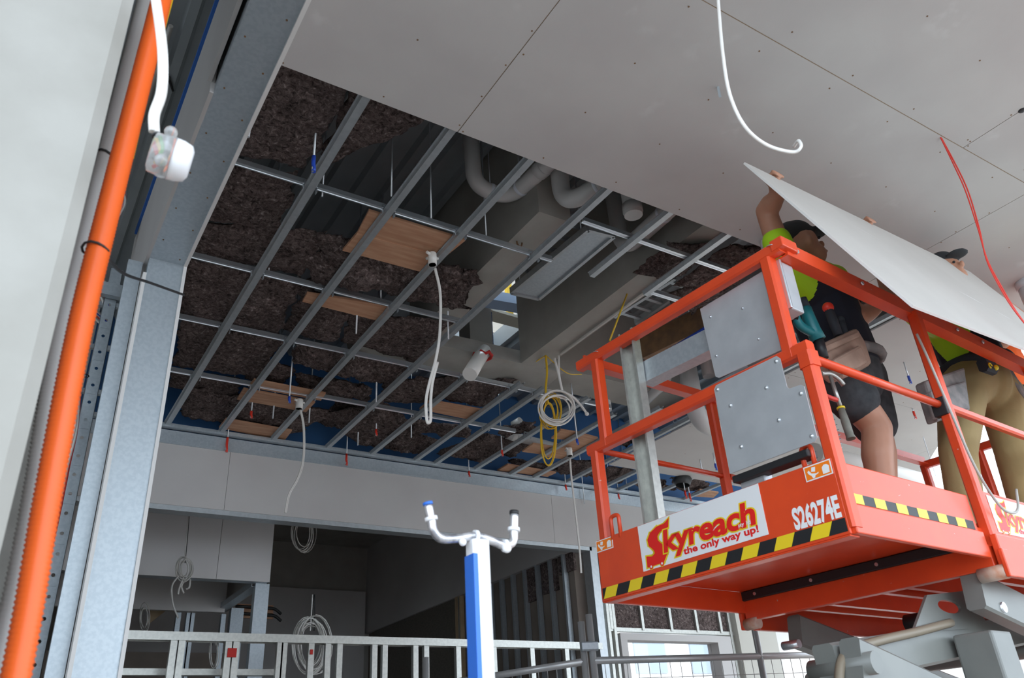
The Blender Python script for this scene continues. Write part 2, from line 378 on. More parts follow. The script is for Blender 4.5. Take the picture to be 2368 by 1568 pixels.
tag(MB().box((q.x-0.06,q.y+0.02,Zr(3.1)), (q.x+0.06,q.y+0.06,Zr(3.84))).build('membrane_strip', mat('blue_membrane',(0.02,0.05,0.16),0.5,col2=(0.2,0.3,0.5),scale=60,mixlo=0.6,mixhi=0.7)), 'dark blue speckled membrane strip below the timber board', 'membrane')
q = PZ(1176,682,4.1)
tag(MB().bar(q-V(0,0,0.25), q+V(0,0,0.3), 0.06, 0.04).build('yellow_bracket', M_cabley), 'yellow upright seen through the lit void', 'upright')

# --- bulkhead wall (back)
WY = 7.05
back = thing('wall_back', 'plasterboard bulkhead over the wide opening', None, V(1,WY,Zr(2.1)), kind='structure')
s1 = PY(527,1100,WY).x; s2 = PY(1278,1190,WY).x
for a, b in ((0.3,s1),(s1,s2),(s2,9.4)):
    MB().box((a+0.0015,WY,Zr(2.127)), (b-0.0015,WY+0.013,Zr(2.66))).build('plasterboard_sheet', M_board, back)
MB().box((0.3,WY+0.02,Zr(2.135)), (9.4,WY+0.10,Zr(2.78))).build('bulkhead_frame', M_galvrib, back)
MB().sweep(cprof(0.012,0.012,0.002), V(0.3,WY-0.003,Zr(2.66)), V(9.4,WY-0.003,Zr(2.66))).build('edge_bead', M_galv, back)
MB().sweep(cprof(0.13,0.06,0.002), V(0.3,WY+0.075,Zr(2.085)), V(5.6,WY+0.075,Zr(2.085)), V(0,0,1)).build('head_track', M_galvrib, back)
tag(MB().sweep([(-0.03,0),(0.03,0),(0.03,0.035),(0.028,0.035),(0.028,0.002),(-0.028,0.002),(-0.028,0.028),(-0.03,0.028)], V(0.3,WY-0.01,HZ-0.0), V(9.4,WY-0.01,HZ-0.0)).build('perimeter_track', M_galv), 'long galvanised perimeter track along the top of the bulkhead', 'ceiling track')
tag(MB().box((0.3,WY+0.01,Zr(2.66)), (9.4,WY+0.018,Zr(2.79))).build('galvanised_backing_strip', M_galv, back), kind=None)
MB().box((0.3,WY+0.12,Zr(2.78)), (9.4,WY+0.14,Zr(3.85))).build('blue_lined_backing', mat('blue_foil',(0.03,0.12,0.30),0.6), back)
# right jamb of the opening and the framed wall right of it
MB().sweep(cprof(0.10,0.14,0.002), V(5.62,WY+0.01,0), V(5.62,WY+0.01,Zr(2.127)), V(0,1,0)).build('jamb_stud', M_galvrib, back)
MB().box((5.68,WY,Zr(1.62)), (9.4,WY+0.013,Zr(2.127))).build('plasterboard_sheet', M_board, back)
MB().box((5.68,WY+0.02,Zr(1.62)), (9.4,WY+0.10,Zr(2.127))).build('wall_core', M_galvrib, back)
fr = thing('stud_frame', 'galvanised stud frame with dark insulation over the bright window', 'wall frame', V(5.75,WY,0))
for x in (5.76,6.62,7.02,7.40): MB().sweep(cprof(0.035,0.08,0.002), V(x,WY,Zr(1.26)), V(x,WY,Zr(1.75)), V(0,1,0)).build('stud', M_stud, fr)
MB().sweep(cprof(0.035,0.08,0.002), V(6.2,WY,Zr(1.26)), V(6.2,WY,Zr(1.75)), V(0,1,0)).build('stud', M_stud, fr)
for x in (5.72,5.80,7.55): MB().sweep(cprof(0.035,0.08,0.002), V(x,WY,0), V(x,WY,Zr(1.75)), V(0,1,0)).build('stud', M_stud, fr)
MB().sweep(cprof(0.08,0.04,0.002), V(5.72,WY+0.05,Zr(1.24)), V(7.6,WY+0.05,Zr(1.24))).build('track', M_stud, fr)
MB().box((5.83,WY+0.03,Zr(1.27)), (7.53,WY+0.075,Zr(1.75))).build('insulation', M_wool, fr)
win = thing('window_1', 'bright window with grey reveal below the insulated frame', None, V(6.5,WY,Zr(1.0)), kind='structure')
MB().box((5.84,WY-0.02,Zr(1.15)), (7.5,WY+0.16,Zr(1.22))).box((5.84,WY-0.02,0.4), (5.93,WY+0.16,Zr(1.15))).box((7.28,WY-0.02,0.4), (7.5,WY+0.16,Zr(1.15))).build('window_frame', mat('window_reveal',(0.55,0.53,0.52),0.7), win)
MB().box((5.93,WY+0.1,0.4), (7.28,WY+0.106,Zr(1.15))).build('pane', M_glass, win)
MB().box((5.75,WY,0), (7.5,WY+0.1,0.4)).build('sill_wall', M_board, win)
tag(MB().box((7.60,WY-0.06,0), (8.25,WY+0.3,Zr(2.127))).build('pale_column', mat('column_render',(0.52,0.50,0.45),0.8)), 'pale rendered column right of the bright window', None, None, 'structure')
tag(MB().box((8.25,WY+0.35,0), (16,WY+0.5,Zr(4.0))).build('wall_right', M_wallw), 'bright white wall beyond the lift', None, None, 'structure')
tag(MB().box((13.5,-1.0,0), (13.7,WY+0.4,Zr(4.0))).build('wall_side', M_wallw), 'bright white side wall at the far end', None, None, 'structure')

# --- the dark room behind the opening
room = thing('room_beyond', 'dark unfinished room seen through the wide opening', None, V(3,9,0), kind='structure')
MB().box((-2.5,WY+0.2,Zr(3.5)), (5.9,13.2,Zr(3.6))).build('room_ceiling', M_conc, room)
MB().box((-2.5,13.0,0), (5.9,13.1,Zr(3.6))).build('room_end_wall', M_concdark, room)
for a, b in ((0.9,3.6),(3.62,5.35)):
    MB().box((a,12.9,Zr(1.35)), (b,12.913,Zr(2.75))).build('plasterboard_sheet', M_board, room)
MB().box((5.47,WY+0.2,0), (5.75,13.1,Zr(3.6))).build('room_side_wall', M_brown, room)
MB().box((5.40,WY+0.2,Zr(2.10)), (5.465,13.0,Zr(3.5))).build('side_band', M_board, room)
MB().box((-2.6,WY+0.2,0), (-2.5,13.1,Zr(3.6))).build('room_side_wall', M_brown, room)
y = 7.35
while y < 9.9:
    MB().sweep(cprof(0.06,0.035,0.002), V(5.43,y,0), V(5.43,y,Zr(2.10)), V(0,1,0)).build('wall_stud', M_galv, room); y += 0.27
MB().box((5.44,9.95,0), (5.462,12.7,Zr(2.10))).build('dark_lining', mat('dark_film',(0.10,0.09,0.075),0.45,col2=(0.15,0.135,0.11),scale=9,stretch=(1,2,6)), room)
MB().box((5.40,9.75,0), (5.46,9.90,Zr(2.10))).build('timber_post', M_timber, room)
for y0, y1, z0 in ((7.55,7.85,1.75),(7.9,8.2,1.72),(7.2,7.5,1.9)):
    MB().box((5.44,y0,Zr(z0)), (5.468,y1,Zr(2.10))).build('insulation', M_wool, room)
# boxed soffit on the left
M_bluegrey = M_board
bx = thing('boxed_soffit', 'plasterboard boxed soffit on steel posts inside the dark room', None, V(2,8.2,Zr(1.8)), kind='structure')
bxx = PY(628,1300,8.2).x
for a, b in ((-1.0,1.85),(1.85,bxx)):
    MB().box((a+0.002,8.2,Zr(1.79)), (b-0.002,8.213,Zr(3.4))).build('plasterboard_sheet', M_bluegrey, bx)
MB().box((bxx-0.013,8.213,Zr(1.79)), (bxx,9.9,Zr(3.4))).build('plasterboard_sheet', M_bluegrey, bx)
MB().box((-1.0,8.213,Zr(1.79)), (bxx,8.32,Zr(1.80))).build('bottom_track', M_galv, bx)
MB().box((-1.0,9.5,Zr(1.72)), (bxx-0.1,9.55,Zr(3.4))).build('inner_board', M_bluegrey, bx)
for px, yy in ((599,8.28),(546,9.6)):
    x = PY(px,1450,yy).x
    MB().sweep(cprof(0.14,0.09,0.002), V(x,yy,0), V(x,yy,Zr(1.79)), V(0,1,0)).build('steel_post', M_galv, bx)
MB().sweep(cprof(0.10,0.06,0.002), V(bxx-0.1,8.3,Zr(1.76)), V(bxx-0.1,9.8,Zr(1.76))).build('side_track', M_galv, bx)
for px in (410,434,442,515):
    x = PY(px,1450,9.6).x
    MB().sweep(cprof(0.05,0.07,0.002), V(x,9.6,0), V(x,9.6,Zr(1.72)), V(0,1,0)).build('wall_stud', M_galv, bx)
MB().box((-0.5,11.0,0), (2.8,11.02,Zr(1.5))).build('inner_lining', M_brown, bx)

# low stud wall across the opening
lw = thing('stud_wall_frame', 'galvanised steel stud wall frame standing across the opening', 'wall frame', V(3.3,WY,0))
LZ = PY(700,1468,WY).z
MB().sweep(cprof(0.10,0.065,0.002,flip=-1), V(0.6,WY+0.05,LZ), V(5.6,WY+0.05,LZ)).build('top_track', M_stud, lw)
for px in (400,419,528,546,648,658,721,760,787,868,892,963,988,1062,1145,1233,1313):
    x = PY(px,1510,WY).x
    MB().sweep(cprof(0.05,0.045,0.002,0.008), V(x,WY+0.01,0), V(x,WY+0.01,LZ-0.01), V(0,1,0)).build('stud', M_stud, lw)
MB().sweep(cprof(0.09,0.05,0.002), V(0.6,WY+0.35,Zr(0.83)), V(2.25,WY+0.35,Zr(0.83))).build('noggin', M_stud, lw)
MB().box((PY(524,1500,WY).x+0.01,WY-0.003,Zr(0.93)), (PY(548,1500,WY).x,WY+0.001,Zr(1.0))).build('red_paint_mark', M_redfoam, lw)
MB().box((PY(715,1500,WY).x+0.01,WY-0.003,Zr(0.96)), (PY(724,1500,WY).x,WY+0.001,Zr(1.0))).build('red_paint_mark', M_redfoam, lw)

# --- left wall: steel lined header and jamb
lwall = thing('wall_left', 'steel framed header and jamb lined with plasterboard', None, V(0.43,3.9,0), kind='structure')
XA, XB, JY, HS = 0.352, 0.522, 3.86, Zr(2.45)
MB().sweep(cprof(XB-XA,0.05,0.002), V((XA+XB)/2,-0.6,HS), V((XA+XB)/2,JY,HS)).build('header_track', M_galv, lwall)
MB().box((XA+0.004,-0.6,HS+0.012), (XB-0.004,JY+0.1,Zr(3.2))).build('header_core', M_galvrib, lwall)
MB().sweep(cprof(XB-XA,0.05,0.002), V((XA+XB)/2,JY,HS+0.003), V((XA+XB)/2,JY,0), V(0,1,0)).build('jamb_track', M_galv, lwall)
MB().box((XA+0.004,JY+0.012,0), (XB-0.004,JY+0.16,HS)).build('jamb_core', M_galvrib, lwall)
rl = MB().box((XB,-0.6,HS-0.012), (XB+0.016,JY+1.6,HZ-0.002)).build('plasterboard_lining', M_edge, lwall)
MB().box((XB,JY-0.012,0), (XB+0.016,JY+1.6,HS-0.012)).build('plasterboard_lining', M_edge, lwall)
MB().box((XA-0.016,2.55,HS-0.004), (XA,JY+1.0,Zr(3.2))).build('plasterboard_lining', M_board, lwall)
MB().box((XA-0.03,-0.6,HS+0.05), (XA-0.014,2.55,Zr(3.2))).build('plasterboard_lining', M_board, lwall)
MB().box((XA-0.016,JY-0.012,0), (XA,JY+0.10,HS-0.10)).build('plasterboard_lining', M_edge, lwall)
MB().box((XA-0.030,-0.6,Zr(3.17)), (XA-0.015,JY+0.9,Zr(3.2))).build('blue_sealant', M_bluep, lwall)
MB().sweep(cprof(0.07,0.04,0.002), V(XA-0.055,JY+0.06,0), V(XA-0.055,JY+0.06,HS), V(0,1,0)).build('edge_stud', M_galv, lwall)
MB().sweep(cprof(0.075,0.04,0.002), V(XA-0.02,JY+0.3,HS-0.06), V(-0.5,JY+0.3,HS-0.06), V(0,1,0)).build('cross_channel', M_galv, lwall)
lwr = MB()
for i in range(26):
    t = i*0.145; xx = XA+0.03 if i % 2 else XB-0.03
    lwr.cyl(V(xx, JY-0.05-t, HS+0.0), V(xx, JY-0.05-t, HS-0.003), 0.004, n=8)
tag(lwr.build('rivet_heads', M_rust, lwall), kind='stuff')
st = thing('slotted_channel', 'punched galvanised channel running up beside the steel jamb', 'channel', V(0.2,JY+0.35,0))
sx = 0.235; sy = JY+0.35
chn = MB(); ZT = Zr(2.55); hw = 0.031
for s_ in (-1,1): chn.box((sx+s_*hw-(0.002 if s_ > 0 else 0), sy, 0), (sx+s_*hw+(0.002 if s_ < 0 else 0), sy+0.03, ZT))
zc = [0.5+0.095*k_ for k_ in range(38) if 0.5+0.095*k_ < ZT-0.06]; zz_ = 0.0
for z in zc:
    chn.box((sx-hw,sy,zz_), (sx+hw,sy+0.002,z-0.02)); zz_ = z+0.02
    ring = [(0.0085*math.cos(q*math.pi/8+math.pi/8), 0.0085*math.sin(q*math.pi/8+math.pi/8)) for q in range(16)]
    outr = [(max(-hw,min(hw,a_*9)), max(-0.02,min(0.02,b_*9))) for a_,b_ in ring]
    vs = [(sx+a_,sy+d_,z+b_) for d_ in (0,0.002) for a_,b_ in ring+outr]
    fs = []
    for q in range(16):
        r_ = (q+1) % 16; fs += [(q,r_,16+r_,16+q),(32+q,48+q,48+r_,32+r_),(q,32+q,32+r_,r_),(16+q,16+r_,48+r_,48+q)]
    chn.add(vs, fs)
chn.box((sx-hw,sy,zz_), (sx+hw,sy+0.002,ZT)).build('channel', M_galv, st)
for k_, z in enumerate(zc):
    if k_ % 2 == 0: MB().box((sx-0.02,sy-0.002,z+0.045), (sx+0.02,sy+0.001,z+0.055)).build('pressed_rib', M_galv, st)
cb = thing('cable_bundle', 'bundle of white, red and blue wires tied along the punched channel', 'cable bundle', V(0.17,JY+0.3,0))
for k, (m, dx) in enumerate(((M_cablew,0.0),(M_cablew,0.012),(M_cabler,0.02),(M_blue,-0.008),(M_cableg,0.006))):
    pts = [V(sx-0.055+dx+0.006*math.sin(j*1.3+k), sy-0.02+0.006*math.cos(j*0.9+k), 0.2+0.28*j) for j in range(12)]
    pts += [V(sx-0.16+dx*2, sy+0.25, Zr(2.25)), V(sx-0.4+dx*2, sy+0.5, Zr(2.1+0.05*k))]
    MB().tube(spline(pts,5), 0.0065, 8).build('wire', m, cb)
for j in range(9): MB().tube([V(sx-0.05+0.024*math.cos(t*0.7), sy-0.02+0.02*math.sin(t*0.7), 0.6+0.36*j) for t in range(10)], 0.0025, 6).build('cable_tie', M_black, cb)
lp = thing('looped_cables', 'curved loop of white and red data cables behind the orange conduit', 'cables', V(0,4.4,Zr(2)))
for k in range(7):
    m = (M_cablew, M_cableg, M_cabler, M_cablew, M_blue, M_cablew, M_cableg)[k]; o = V(0.0,0.012*k,0.016*k)
    MB().tube(spline([PY(262,520,4.5)+o, PY(290,470,4.5)+o, PY(276,440,4.5)+o, PY(235,470,4.5)+o, PY(190,640,4.5)+o, PY(235,690,4.5)+o*1.5, PY(252,760,4.5)+o, PY(200,720,4.5)+o], 6), 0.006, 7).build('cable', m, lp)
wall_far = MB().box((-6,6.5,0), (0.30,6.6,Zr(3.85)))
tag(wall_far.build('wall_corridor', M_concdark), 'grey concrete wall far behind the conduits', None, None, 'structure')
for i, (u0,v0,u1,v1) in enumerate(((345,90,240,430),(395,60,330,280))):
    tag(MB().tube([PZ(u0,v0,3.79), PZ(u1,v1,3.79)], 0.014, 8).build('conduit_run', M_cableg), ('thin grey conduit under the decking, left of the header', 'thin grey conduit under the decking, close to the header')[i], 'conduit')
tag(MB().tube(spline([PZ(340,165,3.79), PZ(372,178,3.79), PZ(388,180,3.79), PZ(400,210,3.79)],5), 0.008, 6).ball(PZ(386,180,3.79),0.02).build('black_tie_wire', M_black), 'black tie wire knotted under the decking', 'wire')
for i, (v0, col) in enumerate(((415,M_galv),(700,M_galv),(800,M_galv),(905,M_galv))):
    p0 = PY(150 if v0 > 500 else 280, v0-6, 5.2); p1 = PY(345 if v0 < 500 else 300, v0+12, 5.2)
    tag(MB().bar(p0, p1, 0.03, 0.03).build('wall_rail', col), 'short horizontal galvanised rail behind the conduits', 'rail', 'rails behind the conduits')

tag(MB().box((-5.2,1.9,0), (-5.0,6.6,Zr(3.85))).build('corridor_shade_wall', M_concdark), 'added unseen concrete wall shading the corridor side', None, None, 'structure')  # added wall out of view, cuts the sky light coming from the left
tag(MB().box((7.3,-9,0.001), (16,7.0,0.02)).build('bounce_paving', mat('bounce_concrete',(0.36,0.34,0.31),0.85,col2=(0.41,0.39,0.36),scale=2)), 'added paving out of view, bouncing daylight in at the open end', None, None, 'structure')  # extra ground out of view, added to bounce light onto the far ceiling
# --- concrete column with conduits, close to the camera
cx = 0.003; cyy = 1.25
cl = thing('concrete_column', 'pale smooth concrete column with chamfered edge beside the conduits', None, V(-0.5,1.5,0), kind='structure')
MB().prism([(-1.6,cyy,0),(cx-0.020,cyy,0),(cx,cyy+0.016,0),(cx,cyy+0.62,0),(-1.6,cyy+0.62,0)], V(0,0,Zr(3.85))).build('column_shaft', M_concpale, cl)

# ================================================================ CEILING GRID
BAT = [(1.025,2.35,7.03),(1.486,2.35,7.03),(1.954,2.35,7.03),(2.482,2.35,7.03),(2.937,2.35,3.40),(3.416,2.35,3.42),(2.937,5.0,7.03),(3.416,5.0,7.03),
       (3.648,5.0,7.03),(4.119,5.0,7.03),(4.562,5.2,7.03),(4.864,4.9,7.03),(5.31,2.65,7.03),(5.83,6.32,7.03),(6.07,6.32,7.03),(6.6,6.32,7.03),(7.1,6.32,7.03)]
fur = [(-0.019,0.0),(0.019,0.0),(0.024,0.026),(0.032,0.026),(0.032,0.028),(0.022,0.028),(0.017,0.002),(-0.017,0.002),(-0.022,0.028),(-0.032,0.028),(-0.032,0.026),(-0.024,0.026)]
for x, y0, y1 in BAT:
    o = MB().sweep(fur, V(x,y0,HZ+0.014), V(x,y1,HZ+0.014)).build('furring_channel', M_galvrib)
    long_ = y1-y0 > 4
    if x == 5.31: tag(o, 'galvanised furring channel along the edge of the far finished ceiling', 'ceiling channel')
    elif y0 > 6: tag(o, '%s stub of furring channel between far finished ceiling and bulkhead' % {5.83:'first',6.07:'second',6.6:'third',7.1:'fourth'}[x], 'ceiling channel', 'channel stubs beyond the far ceiling')
    elif y1 < 4: tag(o, 'short cut furring channel ending in mid air beside %s' % {2.937:'the pipe elbow', 3.416:'the dark batt'}[x], 'ceiling channel', 'cut channels beside the pipes')
    elif long_: tag(o, '%s long furring channel from the steel header, reaching the bulkhead' % {1.025:'first',1.486:'second',1.954:'third',2.482:'fourth'}[x], 'ceiling channel', 'long furring channels')
    else: tag(o, '%s half length furring channel from the header, ending at the bulkhead' % {2.937:'first',3.416:'second',3.648:'third',4.119:'fourth',4.562:'fifth',4.864:'sixth'}[x], 'ceiling channel', 'furring channels near the bulkhead')
rp = [(-0.016,0),(-0.008,0),(-0.006,0.004),(0.006,0.004),(0.008,0),(0.016,0),(0.016,0.004),(0.006,0.012),(0.006,0.038),(-0.006,0.038),(-0.006,0.012),(-0.016,0.004)]
RZ = HZ+0.046
def rail(x0, x1, y, label, dy=0.0):
    tag(MB().sweep(rp, V(x0,y,RZ), V(x1,y+dy,RZ)).build('cross_rail', M_rail), label, 'ceiling rail')
k = (H+0.046)/H
def ry(u, v): return PZ(u, v, H+0.046)
rail(0.56, ry(1275,606).x, ry(1000,519).y, 'cross rail nearest the finished ceiling edge, its end hanging free')
rail(ry(1345,515).x, ry(1690,632).x, ry(1500,566).y, 'cross rail passing under the pipe ends')
rail(0.56, ry(1070,742).x, ry(750,670).y, 'second cross rail in from the finished ceiling edge')
rail(0.56, ry(1395,955).x, ry(800,817).y, 'long cross rail through the middle of the open grid')
rail(0.56, ry(1190,1002).x, ry(700,913).y, 'cross rail closest to the bulkhead')
rail(ry(1500,680).x, ry(1580,700).x, ry(1530,685).y, 'short cross rail beyond the wide beam')
# clips where rails meet channels
for x, y0, y1 in BAT[:12]:
    for yy in (ry(1000,519).y, ry(750,670).y, ry(800,817).y, ry(700,913).y):
        if y0+0.1 < yy < y1-0.05 and x < 4.3 and random.random() < 0.97:
            c = thing('rail_clip', 'small galvanised clip joining rail and channel', 'clip', V(x,yy,HZ+0.03), 'rail clips')
            MB().box((x-0.040,yy-0.012,HZ+0.012), (x-0.035,yy+0.012,HZ+0.07)).build('clip_leg', M_rail, c)
            MB().box((x+0.035,yy-0.012,HZ+0.012), (x+0.040,yy+0.012,HZ+0.07)).build('clip_leg', M_rail, c)
            MB().box((x-0.040,yy-0.012,HZ+0.066), (x+0.040,yy+0.012,HZ+0.07)).build('clip_bridge', M_rail, c)
# suspension rods
for i, (u, v) in enumerate(((997,505),(905,455),(1125,560),(620,640),(880,705),(745,455))):
    p = PZ(u, v, H+0.05)
    ci = sum(1 for c_ in (1.025,1.486,1.954,2.482) if c_ < p.x)
    tag(MB().cyl(p, V(p.x,p.y,Zr(3.85)), 0.005, n=8).build('suspension_rod', M_rail), 'thin suspension rod past the %s channel, %s' % (('edge','first','second','third','fourth')[ci], 'between decking and the %s' % ('first cross rail' if p.y < 3.8 else 'second cross rail')), 'rod', 'suspension rods')

# --- insulation batts lying on the grid
PLACED = []; LBL = {}; CHX = (1.025,1.486,1.954,2.482,2.937,3.416,3.648,4.119,4.562,4.864,5.31,5.83,6.07,6.6,7.1)
ORD = ('edge','first','second','third','fourth','fifth','sixth','seventh','eighth','ninth','tenth','eleventh','twelfth','thirteenth','fourteenth','last')
def batt(quad, z=0.10, th=0.07, m=None, rough=1.0, sag=0.0, label=None, lift=(0,0,0,0)):
    n, mm = 34, 24
    for lv in range(5):                                   # lay it on top of the batts it would otherwise run into
        zz0 = z + 0.08*lv; C = [PZ(u, v, H+zz0) for u, v in quad]
        bb = (min(c.x for c in C), max(c.x for c in C), min(c.y for c in C), min(max(c.y for c in C), 6.97), zz0, zz0+th)
        def hit(q):
            ox = min(bb[1],q[1])-max(bb[0],q[0]); oy = min(bb[3],q[3])-max(bb[2],q[2]); oz = min(bb[5],q[5])-max(bb[4],q[4])
            return ox > 0.03 and oy > 0.03 and oz > 0.0 and ox*oy > 0.09
        if not any(hit(q) for q in PLACED): break
    PLACED.append(bb)
    sd = random.uniform(0, 90)
    def pos(i, j, k):
        s = i/n; t = j/mm
        p = (C[0]*(1-s) + C[1]*s)*(1-t) + (C[3]*(1-s) + C[2]*s)*t
        e = min(s, 1-s)*((C[1]-C[0]).length+0.01); e = min(e, min(t, 1-t)*((C[3]-C[0]).length+0.01))
        r = math.exp(-e/0.035)
        q = V(p.x*7, p.y*7, sd)
        p = p + V(noise.noise(q), noise.noise(q+V(9,0,0)), 0)*0.045*r*rough + V(noise.noise(q*4), noise.noise(q*4+V(5,0,0)), 0)*0.022*r*rough
        p.y = min(p.y, 6.97+0.03*noise.noise(q*2)); p.x = max(p.x, 0.575)
        zz = (0.020*noise.noise(q*1.1) + 0.014*noise.noise(q*3.1) + 0.009*noise.noise(q*8.3))*rough
        if k == 0: p.z += zz + 0.03*r - sag*(1-(2*s-1)**2)*(1-(2*t-1)**2)
        else: p.z += th + zz*0.5 - 0.04*r
        return p
    b = MB(); vs = [pos(i,j,0) for j in range(mm+1) for i in range(n+1)] + [pos(i,j,1) for j in range(mm+1) for i in range(n+1)]
    o = (n+1)*(mm+1); fs = []
    for j in range(mm):
        for i in range(n):
            a = j*(n+1)+i; fs += [(a,a+n+1,a+n+2,a+1), (o+a,o+a+1,o+a+n+2,o+a+n+1)]
    for i in range(n):
        fs += [(i,i+1,o+i+1,o+i), (mm*(n+1)+i+1,mm*(n+1)+i,o+mm*(n+1)+i,o+mm*(n+1)+i+1)]
    for j in range(mm):
        a = j*(n+1); c = a+n
        fs += [(a+n+1,a,o+a,o+a+n+1), (c,c+n+1,o+c+n+1,o+c)]
    b.add(vs, fs, True)
    ob = b.build('insulation_batt', m or M_wool)
    if not label:
        cc = (C[0]+C[1]+C[2]+C[3])/4; ci = sum(1 for c_ in CHX if c_ < cc.x); ri = sum(1 for r_ in (3.40,4.33,5.13,6.0) if r_ < cc.y)
        label = ('torn' if m is M_wool2 else 'flat') + ' brown batt past the %s channel from the header, %s bay from the finished sheets' % (ORD[ci], ORD[ri+1])
        LBL[label] = LBL.get(label, 0) + 1
        tag(ob, None, None, 'batts in the ' + ORD[ri+1] + ' bay')
    tag(ob, label or ('torn fluffy brown insulation batt sagging on the open grid' if m is M_wool2 else 'flat dark brown insulation batt resting on the open grid'), 'insulation batt', 'torn insulation batts' if m is M_wool2 and not label else ('flat insulation batts' if not label else None))
    return ob
B = batt
B([(590,60),(805,200),(706,398),(540,366)], label='large brown insulation batt beside the finished ceiling edge and steel header', z=0.08)
B([(820,190),(1030,262),(775,378),(727,410)], label='wedge shaped insulation batt under the finished ceiling edge', z=0.12)
B([(528,383),(694,414),(640,552),(468,515)], z=0.09)
B([(462,522),(762,545),(705,650),(436,592)], z=0.11)
B([(745,545),(990,610),(945,682),(700,660)], m=M_wool2, z=0.09, sag=0.05, rough=1.8)
B([(985,598),(1105,640),(1072,728),(905,690)], m=M_wool2, z=0.09, rough=2.0)
B([(423,604),(702,664),(642,778),(412,735)], z=0.09)
B([(706,668),(812,728),(770,798),(652,772)], z=0.10)
B([(812,732),(1045,748),(962,848),(788,796)], z=0.11)
B([(412,748),(655,797),(600,880),(398,853)], z=0.10)
B([(690,798),(945,855),(910,900),(665,846)], m=M_wool2, z=0.08, rough=1.8, sag=0.03)
B([(680,868),(862,902),(852,935),(690,912)], m=M_wool2, z=0.11, rough=1.5)
B([(600,840),(690,860),(650,900),(560,880)], z=0.13)
B([(396,862),(560,884),(540,930),(392,905)], z=0.14)
B([(437,905),(768,958),(660,1018),(404,973)], m=M_wool2, z=0.10, rough=1.4)
B([(740,965),(885,935),(952,985),(866,1056),(742,1015)][:4], m=M_wool2, z=0.09, rough=1.8, sag=0.03)
B([(772,935),(872,948),(840,1000),(735,992)], z=0.21)
B([(893,888),(1085,876),(1000,940),(880,935)], m=M_wool2, z=0.10)
B([(1030,890),(1196,884),(1120,950),(1036,934)], m=M_wool2, z=0.10)
B([(934,1000),(1012,1025),(958,1070),(870,1056)], m=M_wool2, z=0.09, rough=1.6)
B([(950,975),(1095,998),(1085,1016),(938,1006)], m=M_wool2, z=0.10, rough=1.5)
B([(1010,1052),(1120,1008),(1172,1020),(1117,1084)], m=M_wool2, z=0.09, rough=1.6)
B([(972,838),(1242,874),(1254,912),(966,856)], m=M_wool2, z=0.21, rough=1.4)
B([(1156,995),(1238,984),(1233,1010),(1166,1012)], m=M_wool2, z=0.10, rough=2.0)
B([(1128,1012),(1230,1033),(1176,1070),(1098,1056)], z=0.21)
B([(1300,1068),(1376,1072),(1364,1116),(1285,1098)], z=0.10)
B([(1405,1085),(1472,1094),(1420,1128),(1385,1119)], z=0.10)
B([(1450,1128),(1535,1116),(1560,1140),(1470,1148)], m=M_wool2, z=0.09, rough=2.0)
B([(1550,1112),(1625,1108),(1645,1134),(1570,1142)], z=0.10)
B([(1408,1012),(1486,998),(1458,1040),(1418,1028)], m=M_wool2, z=0.09, rough=1.8)
B([(1468,640),(1548,570),(1668,575),(1560,655)], z=0.10, label='dark torn insulation batt above the short cut channel', m=None)
B([(1560,668),(1690,575),(1800,575),(1650,680)], z=0.14, label='dark insulation batt behind the lift corner post')
B([(1530,700),(1640,640),(1720,660),(1600,730)], z=0.18, label='dark insulation batt above the lift top rail')
B([(860,1010),(965,1040),(935,1062),(850,1050)], z=0.21)
B([(1180,1070),(1310,1090),(1270,1112),(1150,1095)], z=0.12)

byl = {}
for o_ in [o_ for o_ in COL.objects if o_.name.startswith('insulation_batt')]: byl.setdefault(o_['label'], []).append(o_)
for l_, os_ in byl.items():
    if len(os_) == 2:
        os_.sort(key=lambda o_: o_.dimensions.x*o_.dimensions.y)
        os_[0]['label'] = l_.replace('brown', 'smaller'); os_[1]['label'] = l_.replace('brown', 'larger')
def place_label(head, p):
    ci = sum(1 for c_ in CHX if c_ < p.x); ri = sum(1 for r_ in (3.40,4.33,5.13,6.0) if r_ < p.y)
    return head + (' past the %s channel from the header, %s bay from the finished sheets' % (ORD[ci], ORD[ri+1]))
# --- plywood noggins
def ply(quad, label, z=0.05):
    tag(MB().prism([PZ(u,v,H+z) for u,v in quad], V(0,0,0.017)).build('plywood_noggin', M_ply), label, 'plywood board')
ply([(853,488),(1077,556),(1030,594),(826,540)], 'large square plywood noggin beside the hanging junction cup')
ply([(825,541),(1012,590),(977,630),(792,580)], 'plywood noggin screwed directly below the large square one', 0.045)
ply([(710,679),(896,707),(873,742),(699,698)], 'plywood noggin under the torn batt, second rail')
ply([(587,879),(753,911),(742,927),(574,895)], 'narrow plywood noggin, upper of the pair by the small junction cup')
ply([(563,900),(729,931),(708,953),(548,924)], 'narrow plywood noggin, lower of the pair by the small junction cup', 0.045)
ply([(522,970),(675,997),(657,1020),(506,990)], 'plywood noggin next to the bulkhead track and red rod caps')
ply([(995,927),(1121,950),(1096,973),(970,947)], 'plywood noggin behind the folded white cable loop')
ply([(1297,995),(1348,1003),(1328,1018),(1275,1015)], 'small plywood piece above the yellow cable coil')
ply([(1346,1004),(1383,1014),(1300,1062),(1255,1056)], 'plywood board behind the lift corner post and junction cup', 0.045)
ply([(1233,1027),(1283,1035),(1260,1052),(1207,1045)], 'small plywood piece left of the yellow coil loop')
ply([(1174,1075),(1286,1094),(1266,1103),(1150,1089)], 'plywood strip at the bulkhead track below the yellow coil')
ply([(1618,1133),(1662,1140),(1650,1151),(1594,1148)], 'plywood piece behind the orange platform panel edge')

